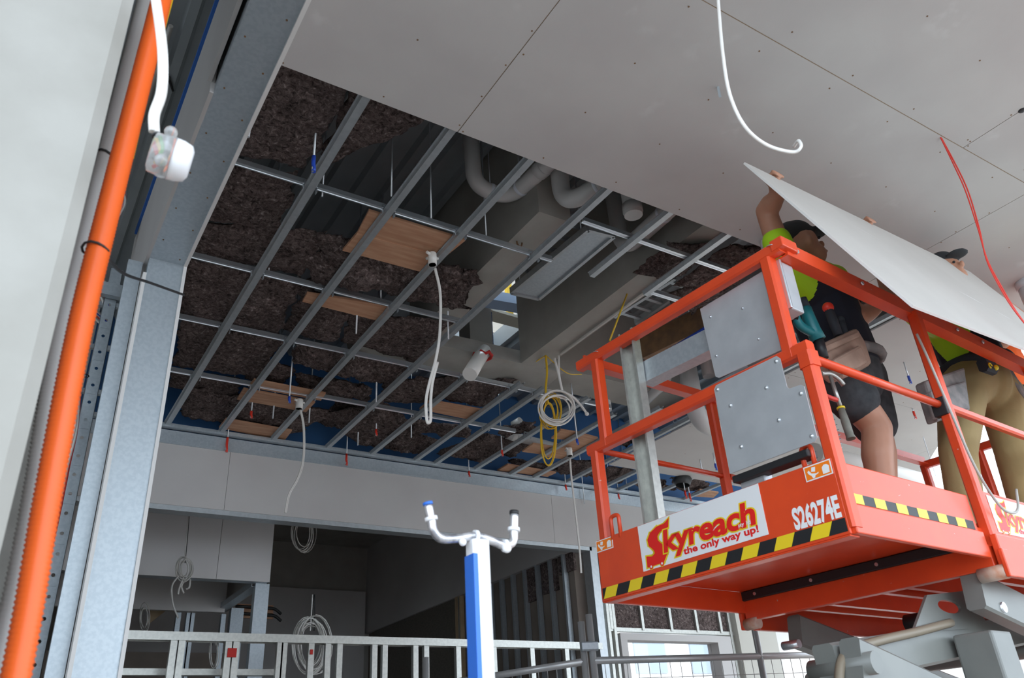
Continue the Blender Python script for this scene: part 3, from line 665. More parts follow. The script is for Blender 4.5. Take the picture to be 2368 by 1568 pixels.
# ================================================================ SCISSOR LIFT
NC = V(2.31,1.575,Zr(0.6)); E1 = V(-0.0744,0.9972,0); E2 = V(0.9972,0.0744,0); EZ = V(0,0,1); LW = 1.181
def L(a, b, h): return NC + E1*a + E2*b + EZ*h
def LPa(u, v, a):
    r = ray(u, v); n = E1; p0 = NC + E1*a - UP; return r*(n.dot(p0)/n.dot(r)) + UP
def LPb(u, v, b):
    r = ray(u, v); n = E2; p0 = NC + E2*b - UP; return r*(n.dot(p0)/n.dot(r)) + UP
lift = thing('scissor_lift', 'orange scissor lift with rolled out deck carrying the workers', 'scissor lift', L(1.5,0.6,0)*1.0)
lift.location = V(3.9,2.3,0)
def lb(name, a, b, m=M_lift, parent=None, ch=0.004):
    """box between two local corners"""
    (a0,b0,h0), (a1,b1,h1) = a, b
    vs = [L(*q) for q in ((a0,b0,h0),(a0,b1,h0),(a1,b1,h0),(a1,b0,h0),(a0,b0,h1),(a0,b1,h1),(a1,b1,h1),(a1,b0,h1))]
    return MB().add(vs, [(0,3,2,1),(4,5,6,7),(0,1,5,4),(1,2,6,5),(2,3,7,6),(3,0,4,7)]).build(name, m, parent or lift, bevel=ch)
def lbar(name, p, q, w=0.05, h=0.05, m=M_lift, ch=0.008, parent=None, up=EZ):
    return MB().bar(L(*p), L(*q), w, h, up, ch).build(name, m, parent or lift)
def ltube(name, pts, r, m=M_lift, parent=None, rad=0.05):
    return MB().tube(fillet([L(*p) for p in pts], rad), r, 12).build(name, m, parent or lift)
BE = 3.25
# extension deck
endp = lb('end_panel', (-0.005,-0.006,0), (LW+0.005,0.006,0.26))
lb('panel_lip', (0,-0.006,-0.006), (LW,0.05,0.0), M_lift, endp)
sp = lb('side_panel', (-0.006,0,0.10), (0.006,0.90,0.25)); lb('side_panel', (LW-0.006,0,0.10), (LW+0.006,0.92,0.25))
lb('side_channel', (-0.022,0.006,0.0), (0.0,0.90,0.10)); lb('side_channel', (LW,0.006,0.0), (LW+0.022,1.0,0.10))
lb('extension_deck', (0.0,0.007,0.10), (LW,1.6,0.125), M_liftdk)
# main deck
lb('main_deck', (-0.01,0.96,0.128), (LW+0.01,BE,0.15), M_liftdk)
mp = lb('main_side_panel', (-0.035,0.95,0.09), (-0.023,BE,0.27)); lb('main_side_panel', (LW+0.023,0.95,0.09), (LW+0.035,BE,0.27))
lb('main_side_channel', (-0.05,0.93,-0.07), (-0.023,BE,0.09)); lb('main_side_channel', (LW+0.023,1.02,-0.07), (LW+0.05,BE,0.09))
cbm = lb('front_cross_beam', (-0.01,0.93,-0.035), (LW+0.01,0.98,0.058), M_lift)
bs = lb('black_rub_strip', (0.0,0.915,0.055), (LW,0.985,0.098), M_black, cbm)
for a in (0.12,0.45,0.78,1.1): MB().cyl(L(a,0.912,0.077), L(a,0.916,0.077), 0.008, n=10).build('bolt', M_rail, bs)
for a in (0.10,0.22,0.46,0.58,0.86,1.0): lbar('joist', (a,0.98,0.045), (a,BE-0.05,0.045), 0.03, 0.10, M_liftdk, 0.0)
lb('rear_cross_beam', (0,BE-0.05,-0.03), (LW,BE,0.10), M_liftdk)
for a in (-0.06, LW+0.02):
    br = lb('roller_bracket', (a,0.915,-0.075), (a+0.018,0.965,0.03), M_lift)
    MB().cyl(L(a-0.075 if a > 0 else a+0.018,0.94,-0.05), L(a if a > 0 else a+0.12,0.94,-0.05), 0.028, n=18).build('roller', mat('worn_roller',(0.62,0.55,0.48),0.5,col2=(0.5,0.2,0.1),scale=14), br)
# guard rails
for a in (1.145,): lbar('post', (a,0.02,0.02), (a,0.02,0.66))
lbar('post', (0.0,0.02,0.02), (0.0,0.02,0.66)); lbar('post', (0.062,0.02,0.66), (0.062,0.02,1.10)); lbar('post', (1.072,0.02,0.66), (1.072,0.02,1.10))
lbar('mid_rail', (-0.02,0.02,0.678), (1.185,0.02,0.678)); lbar('top_rail', (-0.01,0.02,1.122), (1.195,0.02,1.122))
lbar('corner_block', (0.0,0.02,0.60), (0.0,0.02,0.66), 0.058, 0.06); lb('corner_gusset', (-0.035,-0.01,1.105), (0.02,0.09,1.15))
tr = lbar('top_rail', (-0.012,0.04,1.118), (-0.012,BE,1.118), 0.012, 0.062, ch=0); 
lbar('rail_flange', (0.012,0.04,1.145), (0.012,BE,1.145), 0.05, 0.008, ch=0, parent=tr); lbar('rail_flange', (0.012,0.04,1.091), (0.012,BE,1.091), 0.05, 0.008, M_liftdk, 0, tr)
tf = lbar('top_rail', (LW+0.0,0.04,1.15), (LW+0.0,BE,1.15), 0.012, 0.07, ch=0); lbar('rail_flange', (LW-0.02,0.04,1.118), (LW-0.02,BE,1.118), 0.05, 0.008, M_liftdk, 0, tf)
ltube('mid_rail', [(0.0,0.03,0.645),(0.0,0.95,0.652)], 0.017); ltube('mid_rail', [(LW,0.03,0.69),(LW,1.1,0.70)], 0.014)
lbar('mid_rail', (0.0,0.97,0.655), (0.0,BE,0.655), 0.035, 0.035); lbar('mid_rail', (LW,1.0,0.70), (LW,BE,0.70), 0.035, 0.035)
for b in (0.965, 2.1, BE-0.03):
    lbar('post', (-0.012,b,0.05), (-0.012,b,1.10), 0.048, 0.048); lbar('post', (LW,b,0.05), (LW,b,1.12), 0.048, 0.048)
for a in (0.35, 0.8): lbar('post', (a,BE-0.03,0.1), (a,BE-0.03,1.1))
lbar('top_rail', (0,BE-0.03,1.12), (LW,BE-0.03,1.12)); lbar('mid_rail', (0,BE-0.03,0.66), (LW,BE-0.03,0.66), 0.035, 0.035)
lbar('low_rail', (LW,0.9,0.42), (LW,BE,0.42), 0.035, 0.035, M_liftdk)
ltube('tie_loop', [(1.085,0.0,0.24),(1.085,0.0,0.34),(1.035,0.0,0.34),(1.035,0.0,0.24)], 0.009, rad=0.02); ltube('tie_loop', [(0.11,0.01,0.24),(0.11,0.01,0.33),(0.07,0.01,0.33),(0.07,0.01,0.24)], 0.009, rad=0.02)
lb('hinge_block', (-0.03,0.93,0.60), (0.03,0.965,0.68), M_black)
for b in (0.10,0.55,1.35,1.6): MB().cyl(L(-0.02,b,1.118), L(-0.028,b,1.118), 0.009, n=8).build('bolt', M_rail, tr)
ws = MB()
for t in (0.02,1.05): ws.tube([L(t+0.03*math.cos(k*0.63), 0.02+0.033*math.sin(k*0.63), 1.122-0.02*math.cos(k*0.3)) for k in range(11)], 0.002, 5)
# alloy plates
def plate(pts, b, name='guard_plate'):
    P = [L(a,b,h) for a,h in pts]; o = MB().prism(P, E2*-0.004).build(name, M_plate, lift, bevel=0.0); return o
pu = plate([(0.446,1.082),(0.10,1.088),(0.098,0.742),(0.12,0.735),(0.42,0.745),(0.436,0.757)], 0.055)
for a, h in ((0.40,1.02),(0.2,0.82),(0.24,0.98),(0.41,0.84)): MB().ball(L(a,0.05,h), 0.006).build('rivet', M_rail, pu)
pl = plate([(0.391,0.662),(0.378,0.675),(0.09,0.675),(0.078,0.66),(0.078,0.545),(0.070,0.535),(0.022,0.531),(0.012,0.52),(0.012,0.33),(0.024,0.318),(0.393,0.318)], -0.03)
for a, h in ((0.375,0.655),(0.095,0.655),(0.33,0.57),(0.16,0.575),(0.03,0.50),(0.14,0.44),(0.32,0.40),(0.03,0.34)): MB().ball(L(a,-0.034,h), 0.008).build('bolt', M_rail, pl)
lb('plate_underside_box', (0.07,-0.02,0.285), (0.40,0.04,0.312), M_black)
lb('document_box', (0.28,0.01,0.262), (0.39,0.06,0.30), M_plate)
# control box by the corner
cbx = lb('control_box', (0.025,0.045,0.87), (0.10,0.125,1.085), M_plate, ch=0.006)
lb('box_flange', (0.02,0.035,0.87), (0.105,0.047,1.09), M_rail, cbx)
# --- signs
def text_into(mb, txt, size, org, xd, yd, off=0.0, sx=1.0, shear=0.0, ext=0.0008):
    cu = bpy.data.curves.new('txt', 'FONT'); cu.body = txt; cu.size = size; cu.offset = off; cu.shear = shear; cu.extrude = 0; cu.resolution_u = 4
    ob = bpy.data.objects.new('txt', cu); COL.objects.link(ob)
    dg = bpy.context.evaluated_depsgraph_get(); dg.update()
    me = bpy.data.meshes.new_from_object(ob.evaluated_get(dg))
    nrm = xd.cross(yd)
    vs = [org + xd*v.co.x*sx + yd*v.co.y + nrm*ext for v in me.vertices]
    mb.add(vs, [tuple(p.vertices) for p in me.polygons])
    w_ = max((v.co.x for v in me.vertices), default=0)*sx
    bpy.data.objects.remove(ob); bpy.data.meshes.remove(me); bpy.data.curves.remove(cu); return w_
XD = -E1
def sign(parent, org, xd, yd, W, Hh, sc_):
    """company sign: white board, big S with wheels, red letters with a yellow edge"""
    n = xd.cross(yd)
    s = MB().prism([org, org+xd*W, org+xd*W+yd*Hh, org+yd*Hh], n*0.0015).build('sign', M_white, parent)
    def P(x, y): return org + xd*(x*sc_) + yd*(y*sc_) + n*0.0015
    Y = MB(); R = MB()
    Sp = [(0.165,0.168),(0.150,0.165),(0.148,0.150),(0.110,0.152),(0.072,0.140),(0.050,0.115),(0.055,0.090),(0.080,0.070),(0.082,0.055),(0.060,0.046),(0.030,0.052),(0.026,0.030),(0.026,0.012),(0.125,0.012),(0.142,0.040),(0.140,0.062),(0.118,0.085),(0.100,0.105),(0.112,0.124),(0.140,0.134),(0.168,0.138)]
    cxm = 0.09; cym = 0.09
    def slab(poly, d, mb):
        mb.add([P(x,y)+n*d for x,y in poly], [tuple(range(len(poly)))])
    # S drawn as a band of quads
    up_ = [(0.178,0.176),(0.150,0.160),(0.105,0.158),(0.066,0.142),(0.046,0.118),(0.050,0.092),(0.072,0.072),(0.078,0.058),(0.060,0.048),(0.028,0.055)]
    dn_ = [(0.168,0.140),(0.148,0.138),(0.118,0.132),(0.102,0.118),(0.104,0.102),(0.118,0.088),(0.138,0.068),(0.142,0.040),(0.118,0.012),(0.026,0.010)]
    for mb, d, g in ((Y,0.0004,0.0055),(R,0.0010,0.0)):
        for i in range(9):
            q = [up_[i], up_[i+1], dn_[i+1], dn_[i]]
            mx = sum(p[0] for p in q)/4; my = sum(p[1] for p in q)/4
            q2 = []
            for x, y in q:
                l = math.hypot(x-mx, y-my) or 1; q2.append((x+(x-mx)/l*g*1.6, y+(y-my)/l*g*1.6))
            slab(q2, d, mb)
    for cx_ in (0.048,0.108):
        for mb, d, r in ((Y,0.0006,0.013),(R,0.0012,0.010)):
            slab([(cx_+r*math.cos(k*0.524), 0.010+r*math.sin(k*0.524)) for k in range(12)], d, mb)
    wm = MB()
    for cx_ in (0.048,0.108): slab([(cx_+0.005*math.cos(k*0.785), 0.010+0.005*math.sin(k*0.785)) for k in range(8)], 0.0016, wm)
    x0 = 0.122; 
    base = lambda x, y: P(x, y)
    w1 = text_into(MB(), 'kyreach', 0.118*sc_, base(0,0), xd, yd, 0.004*sc_, 1.0, 0.12)
    sx = 0.465*sc_/w1
    text_into(Y, 'kyreach', 0.118*sc_, base(x0,0.050)+n*0.0004, xd, yd, 0.0088*sc_, sx, 0.12)
    text_into(R, 'kyreach', 0.118*sc_, base(x0,0.050)+n*0.0010, xd, yd, 0.0040*sc_, sx, 0.12)
    w2 = text_into(MB(), 'the only way up!', 0.036*sc_, base(0,0), xd, yd, 0.0012*sc_)
    text_into(R, 'the only way up!', 0.036*sc_, base(0.228,0.018)+n*0.0006, xd, yd, 0.0011*sc_, 0.36*sc_/w2)
    text_into(wm, 'pty  ltd', 0.020*sc_, base(0.505,0.054)+n*0.0020, xd, yd, 0.0004*sc_)
    Y.build('yellow_outline', M_yellow, s); R.build('red_lettering', M_signred, s); wm.build('white_lettering', M_white, s)
    return s
sign(endp, L(0.925,-0.0065,0.072), XD, EZ, 0.624, 0.185, 1.0)
sign(mp, L(-0.0355,1.0,0.105), E2, EZ, 0.56, 0.15, 0.82)
num = MB(); wN = text_into(MB(), 'S26274E', 0.10, L(0,0,0), XD, EZ, 0.0025)
text_into(num, 'S26274E', 0.098, L(0.192,-0.0065,0.062), XD, EZ, 0.0040, 0.185/wN, 0.0, 0.001)
num.build('white_fleet_number', M_white, endp)
# hazard tape
def tape(parent, p, xd, yd, Ln, Hh, n, slant):
    nn = xd.cross(yd); q = [p, p+xd*Ln, p+xd*Ln+yd*Hh, p+yd*Hh]
    t = MB().prism(q, nn*0.001).build('hazard_tape', M_black, parent); st_ = Ln/n
    for i in range(n):
        a = p + xd*(i*st_ + st_*0.02) + nn*0.0016; wv = min(st_*0.5, Ln - i*st_ - slant)
        MB().add([a, a+xd*wv, a+xd*(wv+slant)+yd*Hh, a+xd*slant+yd*Hh], [(0,1,2,3)]).build('yellow_stripe', M_yellow, t)
tape(endp, L(1.178,-0.0065,0.010), XD, EZ, 1.175, 0.044, 8, 0.024)
tape(sp, L(-0.0065,0.045,0.108), E2, EZ, 0.83, 0.034, 6, 0.0)
def sticker(parent, p, xd, yd, W, Hh):
    nn = xd.cross(yd); g = 0.004
    s = MB().prism([p, p+xd*W, p+xd*W+yd*Hh, p+yd*Hh], nn*0.001).build('warning_sticker', M_white, parent)
    q = p + nn*0.0014
    MB().add([q+xd*g+yd*g, q+xd*(W-g)+yd*g, q+xd*(W-g)+yd*(Hh-g), q+xd*g+yd*(Hh-g)], [(0,1,2,3)]).build('orange_field', M_orange, s)
    w_ = MB(); q = p + nn*0.0020
    def poly(pp): w_.add([q+xd*(x*W)+yd*(y*Hh) for x,y in pp], [tuple(range(len(pp)))])
    poly([(0.12,0.62),(0.18,0.70),(0.26,0.45),(0.44,0.36),(0.52,0.42),(0.50,0.32),(0.38,0.26),(0.36,0.12),(0.28,0.10),(0.24,0.30),(0.14,0.48)])
    poly([(0.26,0.56),(0.40,0.50),(0.44,0.80),(0.30,0.84)]); poly([(0.66,0.16),(0.90,0.16),(0.92,0.60),(0.84,0.74),(0.74,0.74),(0.66,0.60)])
    w_.build('white_pictogram', M_white, s)
sticker(endp, L(0.108,-0.0065,0.203), XD, EZ, 0.106, 0.052); sticker(endp, L(1.188,-0.0065,0.206), XD, EZ, 0.106, 0.050)
# --- scissor arms
def arm(p, q, a, w=0.075, h=0.15, name='scissor_arm'):
    P = L(a,*p); Q = L(a,*q); o = MB().bar(P, Q, w, h, EZ, 0.01).build(name, M_cream, lift, bevel=0.0)
    return o
dz = -0.20
a1 = arm((0.93,-0.095), (3.1,-0.095+2.17*dz), 0.10); a2 = arm((1.10,-0.095), (3.1,-0.095+2.0*dz), 1.05)
a3 = arm((0.10,-0.36), (3.2,-0.36+3.1*0.115), 0.26, 0.08, 0.13); a4 = arm((1.05,-0.33), (3.2,-0.36+2.95*0.115), 0.90, 0.08, 0.13)
for ar, a in ((a1,0.10),(a2,1.05)):
    MB().cyl(L(a-0.045,1.05,-0.16), L(a+0.045,1.05,-0.16), 0.020, n=14).build('pivot_pin', M_rail, ar)
a5 = arm((0.10,-0.36), (3.1,-1.1), 0.17, 0.075, 0.15); a6 = arm((1.05,-0.36), (3.1,-1.1), 0.99, 0.075, 0.15)
MB().cyl(L(0.10,0.13,-0.37), L(0.34,0.13,-0.37), 0.035, n=16).build('cross_tube', M_cream, lift)
MB().cyl(L(0.02,1.75,-0.26), L(1.12,1.75,-0.26), 0.04, n=16).build('cross_tube', M_cream, lift)
# bracket with an oval hole on the inner arm
brk = MB(); o_ = [L(0.215,b,h) for b,h in ((0.62,-0.245),(0.80,-0.10),(1.15,-0.06),(1.22,-0.19),(1.05,-0.215))]
hole = [L(0.215,0.95+0.10*math.cos(t*0.524),-0.125+0.032*math.sin(t*0.524)) for t in range(12)]
NB = 24; cen = (0.95,-0.135); ob2 = [(0.62,-0.245),(0.80,-0.10),(1.15,-0.06),(1.22,-0.19),(1.05,-0.215)]
def outer_pt(t):
    dx, dy = math.cos(t), math.sin(t); best = 9
    for (x0,y0),(x1,y1) in zip(ob2, ob2[1:]+ob2[:1]):
        ex, ey = x1-x0, y1-y0; det = dx*ey-dy*ex
        if abs(det) > 1e-9:
            s_ = ((x0-cen[0])*ey-(y0-cen[1])*ex)/det; r_ = ((x0-cen[0])*dy-(y0-cen[1])*dx)/det
            if s_ > 0 and -1e-6 <= r_ <= 1+1e-6: best = min(best, s_)
    return (cen[0]+dx*best, cen[1]+dy*best)
ang = sorted([2*math.pi*k_/NB for k_ in range(NB)] + [math.atan2(y-cen[1], x-cen[0]) % (2*math.pi) for x,y in ob2]); NB = len(ang)
inn = [(cen[0]+0.09*math.cos(t), cen[1]+0.026*math.sin(t)) for t in ang]; out_ = [outer_pt(t) for t in ang]
vs = [L(a_,b_,h_) for a_ in (0.215,0.227) for b_,h_ in inn+out_]; fs = []
for q in range(NB):
    r_ = (q+1) % NB; fs += [(q,r_,NB+r_,NB+q),(2*NB+q,3*NB+q,3*NB+r_,2*NB+r_),(q,2*NB+q,2*NB+r_,r_),(NB+q,NB+r_,3*NB+r_,3*NB+q)]
bk = MB().add(vs, fs).build('bracket', M_cream, a3)
blk = lb('pivot_block', (0.05,0.86,-0.52), (0.20,1.02,-0.25), M_cream, a3, 0.01)
MB().cyl(L(0.03,0.93,-0.56), L(0.24,0.93,-0.56), 0.05, n=18).build('pivot_tube', M_cream, a3)
hp = [L(0.205,b,h) for b,h in ((0.03,-0.55),(0.06,-0.42),(0.14,-0.33),(0.35,-0.285),(0.62,-0.245),(0.9,-0.2))]
MB().tube(spline(hp,6), 0.016, 8).build('hydraulic_hose', mat('hose_tan',(0.22,0.18,0.13),0.5), lift)
MB().cyl(L(0.5,1.35,-0.12), L(0.62,1.35,-0.12), 0.04, n=16).build('wear_wheel', M_black, lift)
lb('chassis', (-0.02,0.75,-1.95), (LW+0.02,3.35,-1.55), M_lift, ch=0.02)
for a in (-0.05,LW-0.07):
    for b in (1.05,3.0): MB().cyl(L(a,b,-1.98), L(a+0.12,b,-1.98), 0.20, n=24).build('wheel', M_black, lift)
for b0, b1, h0, h1 in ((1.15,3.0,-1.1,-0.75),(1.15,3.0,-1.1,-1.5),(1.2,3.0,-1.5,-1.1)):
    arm((b0,h0),(b1,h1),0.12); arm((b0,h0),(b1,h1),1.03)
# steel studs leaning in the basket
sd_ = tag(MB().sweep(cprof(0.09,0.045,0.0025,0.010), L(0.905,0.10,0.13), L(0.862,0.06,1.165), -E2).build('steel_stud', M_stud), 'tall galvanised stud standing in the basket tied to the top rail', 'steel stud')
tag(MB().sweep(cprof(0.075,0.10,0.0025,0.010), L(0.86,0.11,0.905), L(0.10,0.13,0.895), EZ).build('steel_stud', M_galv), 'galvanised stud lying level behind the upright stud and grey plate', 'steel stud')
ws.build('tie_wire', M_rail, lift)

cd_ = [LPa(u,v,-0.07) for u,v in ((2120,772),(2150,838),(2200,955),(2255,1080),(2308,1165),(2338,1186),(2354,1176),(2350,1132))]
tag(MB().tube(spline(cd_,6), 0.0055, 8).build('loose_cable', M_cableg), 'grey cable hooked over the rail and curling up before the small sign', 'cable')
# ================================================================ CARRIED SHEET
T_ = V(2.52,1.765,2.373); Q_ = V(4.859,1.998,2.606); tq = Q_-T_
rc = ray(2112,706); C_ = rc*(T_.dot(tq)/rc.dot(tq)); R_ = C_ + tq
nb = tq.cross(C_-T_).normalized()
if nb.y < 0: nb = -nb
bo = MB().prism([p+UP for p in (T_,C_,R_,Q_)], nb*0.010).build('plasterboard_sheet', M_boardnew)
tag(bo, 'loose plasterboard sheet held overhead by the workers on the lift', 'plasterboard')
ed = MB()
for p, q in ((T_,C_),(C_,R_)):
    d = (q-p).normalized(); n2 = d.cross(nb).normalized(); mid = (T_+R_)/2
    if n2.dot(p-mid) < 0: n2 = -n2
    ed.prism([p+UP+n2*0.0002, q+UP+n2*0.0002, q+UP+nb*0.010+n2*0.0002, p+UP+nb*0.010+n2*0.0002], n2*0.0008)
ed.build('gypsum_edge', M_edge, bo)
def onS(x, y): return T_ + UP + tq*x + (C_-T_)*y - nb*0.0006
scr = MB()
for x0, y0, x1, y1, w_ in ((0.50,0.55,0.60,0.60,0.006),(0.62,0.61,0.70,0.655,0.005),(0.26,0.22,0.35,0.27,0.002)):
    a = onS(x0,y0); b = onS(x1,y1); d = (b-a).cross(nb).normalized()*w_; scr.add([a,(a*0.6+b*0.4)+d,b,(a*0.4+b*0.6)-d], [(0,1,2,3)])
scr.build('scuff_marks', M_edge, bo)

# ================================================================ PEOPLE
def organic(name, caps, m, parent=None, vox=0.009, smooth=5, split=None, balls=(), origin=None):
    """one continuous surface grown over tapered limbs"""
    mb = MB()
    for p, r0, q, r1 in caps:
        k = 6; mb.tube([p.lerp(q, i/k) for i in range(k+1)], [r0+(r1-r0)*i/k for i in range(k+1)], 14)
        mb.ball(p, r0, 14, 10); mb.ball(q, r1, 14, 10)
    for c, r, s in balls: mb.ball(c, r, 16, 12, s)
    ob = mb.build(name, m, None)
    rm = ob.modifiers.new('remesh', 'REMESH'); rm.mode = 'VOXEL'; rm.voxel_size = vox; rm.use_smooth_shade = True
    sm = ob.modifiers.new('smooth', 'SMOOTH'); sm.factor = 0.5; sm.iterations = smooth
    dg = bpy.context.evaluated_depsgraph_get(); dg.update()
    me = bpy.data.meshes.new_from_object(ob.evaluated_get(dg)); old = ob.data
    ob.modifiers.clear(); ob.data = me; bpy.data.meshes.remove(old); me.name = name
    for p in me.polygons: p.use_smooth = True
    me.materials.clear(); me.materials.append(m)
    if split:
        for mm, fn in split:
            me.materials.append(mm); ix = len(me.materials)-1
            for p in me.polygons:
                if fn(p.center): p.material_index = ix
    off = V(0,0,0)
    if parent: off = parent.location.copy(); ob.parent = parent
    elif origin is not None: off = origin; ob.location = origin
    if off.length: me.transform(Matrix.Translation(-off))
    return ob

def grip_hand(p, along, over, up_, side=1):
    """hand with five bent fingers curling over an edge: p wrist side, over = direction across the edge"""
    caps = []; pal = p + up_*0.045
    caps.append((p, 0.026, pal, 0.034))
    for i, (o, ln) in enumerate(((-0.030,0.85),(-0.010,1.0),(0.011,0.95),(0.030,0.75))):
        a = pal + along*o + up_*0.018; b = a + up_*0.028*ln + over*0.010; c = b + over*0.040 + up_*0.003; d = c - up_*0.032*ln
        caps += [(a,0.0105,b,0.0098),(b,0.0098,c,0.0092),(c,0.0092,d,0.0082)]
    t0 = p + along*side*0.028 + up_*0.012; t1 = t0 + along*side*0.026 + up_*0.030 - over*0.004; t2 = t1 + up_*0.028 + over*0.004
    caps += [(p,0.022,t0,0.015),(t0,0.013,t1,0.012),(t1,0.012,t2,0.010)]
    return caps
DZ = L(0,0,0.15).z
def edge(t): return T_ + UP + tq*t
over = -nb; alongE = tq.normalized(); upE = (T_-C_).normalized()

# --- worker in shorts
def J(u, v, y): return PY(u, v, y)
W1Y = 2.02
pel = J(1962,862,W1Y); foot = V(pel.x-0.03, W1Y, DZ)
w1o = V(foot.x, foot.y, DZ)
hipA = J(1938,878,W1Y-0.05); hipB = J(1988,872,W1Y+0.07)
kneA = V(hipA.x+0.13, W1Y-0.09, DZ+0.50); ankA = V(hipA.x+0.10, W1Y-0.03, DZ+0.09)
kneB = V(hipB.x+0.06, W1Y+0.10, DZ+0.49); ankB = V(hipB.x+0.02, W1Y+0.16, DZ+0.09)
chest = J(1893,690,W1Y); neck = J(1868,625,W1Y); headc = J(1856,575,W1Y-0.01)
shA = J(1816,610,W1Y-0.09); shB = J(1926,648,W1Y+0.02)
elA = J(1771,488,W1Y-0.10); wrA = J(1781,432,W1Y-0.14)
hA = edge(0.105); hA0 = hA + nb*0.034 - upE*0.074
elB = J(1988,738,W1Y-0.12); wrB = J(2050,690,W1Y-0.10); wrB = V(wrB.x, wrB.y, wrB.z)
caps = [(pel,0.135,chest,0.15),(chest,0.14,neck,0.07),(neck,0.058,headc,0.06),(shA,0.062,shB,0.062),
  (shA,0.062,elA,0.049),(elA,0.049,elA.lerp(hA0,0.35),0.052),(elA.lerp(hA0,0.35),0.052,hA0,0.029),
  (shB,0.056,elB,0.044),(elB,0.044,elB.lerp(wrB,0.35),0.045),(elB.lerp(wrB,0.35),0.045,wrB,0.028),
  (hipA,0.095,kneA,0.066),(kneA,0.066,kneA.lerp(ankA,0.32)+V(-0.02,0,0),0.068),(kneA.lerp(ankA,0.32)+V(-0.02,0,0),0.068,ankA,0.040),
  (hipB,0.095,kneB,0.064),(kneB,0.064,kneB.lerp(ankB,0.32)+V(-0.02,0,0),0.066),(kneB.lerp(ankB,0.32)+V(-0.02,0,0),0.066,ankB,0.040)]
caps += grip_hand(hA0, alongE, over, upE, -1)
# right hand rests flat below the sheet
pw = wrB; hd = (wrB-elB).normalized(); sd2 = hd.cross(V(0,0,1)).normalized(); pal = pw + hd*0.05
caps.append((pw,0.028,pal,0.036))
for o, ln in ((-0.030,0.06),(-0.010,0.072),(0.011,0.068),(0.030,0.052)):
    a = pal + sd2*o + hd*0.02; b = a + hd*ln*0.55 + V(0,0,0.012); caps += [(a,0.0105,b,0.0095),(b,0.0095,b+hd*ln*0.45+V(0,0,0.022),0.0082)]
caps += [(pw+sd2*0.02,0.018,pw+sd2*0.055+hd*0.035,0.012),(pw+sd2*0.055+hd*0.035,0.012,pw+sd2*0.055+hd*0.07+V(0,0,0.01),0.010)]
fd = V(0.80,-0.52,0.30).normalized(); sdh = fd.cross(V(0,0,1)).normalized(); hu = sdh.cross(fd).normalized()
balls = [(headc+hu*0.02,0.098,(0.92,0.92,1.12)),(headc+fd*0.035-hu*0.055,0.062,(1,1,1)),(headc+fd*0.105-hu*0.012,0.016,(1,1,1.5)),
  (headc+sdh*0.088-hu*0.01,0.024,(0.6,0.8,1.2)),(headc-sdh*0.088-hu*0.01,0.024,(0.6,0.8,1.2)),(headc+fd*0.092-hu*0.055,0.018,(1.2,1.2,0.6)),
  (ankA+V(0.06,-0.03,-0.05),0.05,(1.9,0.9,0.8)),(ankB+V(0.06,0.0,-0.05),0.05,(1.9,0.9,0.8))]
p1 = organic('person', caps, M_skin, balls=balls, vox=0.0085, origin=w1o)
tag(p1, 'worker in shorts and lime and navy shirt lifting the sheet edge', 'person')
for s_ in (-1,1): MB().ball(headc+fd*0.090+sdh*s_*0.034+hu*0.012, 0.008).build('eye', M_dark, p1)
slv = shA.lerp(elA,0.42); slvB = shB.lerp(elB,0.55)
limeX = chest.x - 0.015
shirt = organic('shirt', [(pel+V(0,0,0.07),0.158,chest,0.165),(chest,0.158,neck-V(0,0,0.03),0.088),(shA,0.080,shB,0.080),(shA,0.078,slv,0.070),(shB,0.078,slvB,0.068),(chest,0.15,shA,0.085),(chest,0.15,shB,0.085)],
  M_navy, p1, 0.007, 14, split=[(M_lime, lambda c: (c.x < limeX-0.185-(c.z-chest.z)*0.35) or (c.z > chest.z+0.12))])
so = organic('shorts', [(pel+V(0,0,0.05),0.150,pel-V(0,0,0.04),0.150),(hipA,0.128,hipA.lerp(kneA,0.42),0.112),(hipB,0.128,hipB.lerp(kneB,0.62),0.110),(pel,0.14,hipA,0.13),(pel,0.14,hipB,0.13)], M_shorts, p1, 0.012, 4)
capm = organic('cap', [(headc+hu*0.075+fd*0.01,0.088,headc+hu*0.080-fd*0.02,0.088)], M_dark, p1, 0.009, 4, balls=[(headc+hu*0.062+fd*0.115,0.05,(1.3,1.3,0.28))])
for an in ((ankA),(ankB)):
    organic('boot', [(an+V(-0.02,0,-0.045),0.050,an+V(0.12,-0.02,-0.055),0.040),(an+V(0,0,-0.04),0.052,an+V(0,0,0.06),0.050)], mat('tan_boot',(0.25,0.15,0.07),0.8), p1, 0.01, 4)
# tool belt
blt = pel + V(-0.01,0,0.075)
belt = thing('tool_belt', 'tan leather tool belt with pouches worn by the worker in shorts', 'tool belt', blt)
MB().tube([blt+V(0.178*math.cos(t*0.314),0.165*math.sin(t*0.314),0.02*math.sin(t*0.314)) for t in range(20)], 0.026, 8, closed=True).build('belt_strap', M_leatherdk, belt)
pc = J(1962,815,W1Y-0.20)
yq = W1Y-0.20
MB().prism([J(u,v,yq) for u,v in ((1906,792),(1984,756),(2004,790),(2020,840),(1990,858),(1955,872),(1928,850))], V(0,0.09,0)).build('pouch', M_leather, belt, bevel=0.018)
MB().prism([J(u,v,yq-0.035) for u,v in ((1928,830),(1992,795),(2010,838),(1985,852),(1950,864))], V(0,0.05,0)).build('pouch_pocket', M_leather, belt, bevel=0.014)
MB().prism([J(u,v,yq-0.012) for u,v in ((1908,800),(1985,766),(1990,778),(1912,814))], V(0,0.02,0)).build('pouch_flap', M_leather, belt, bevel=0.006)
tip = J(1916,716,W1Y-0.17)
tl = thing('snips', 'red handled snips sticking out of the tan pouch', 'tool', tip)
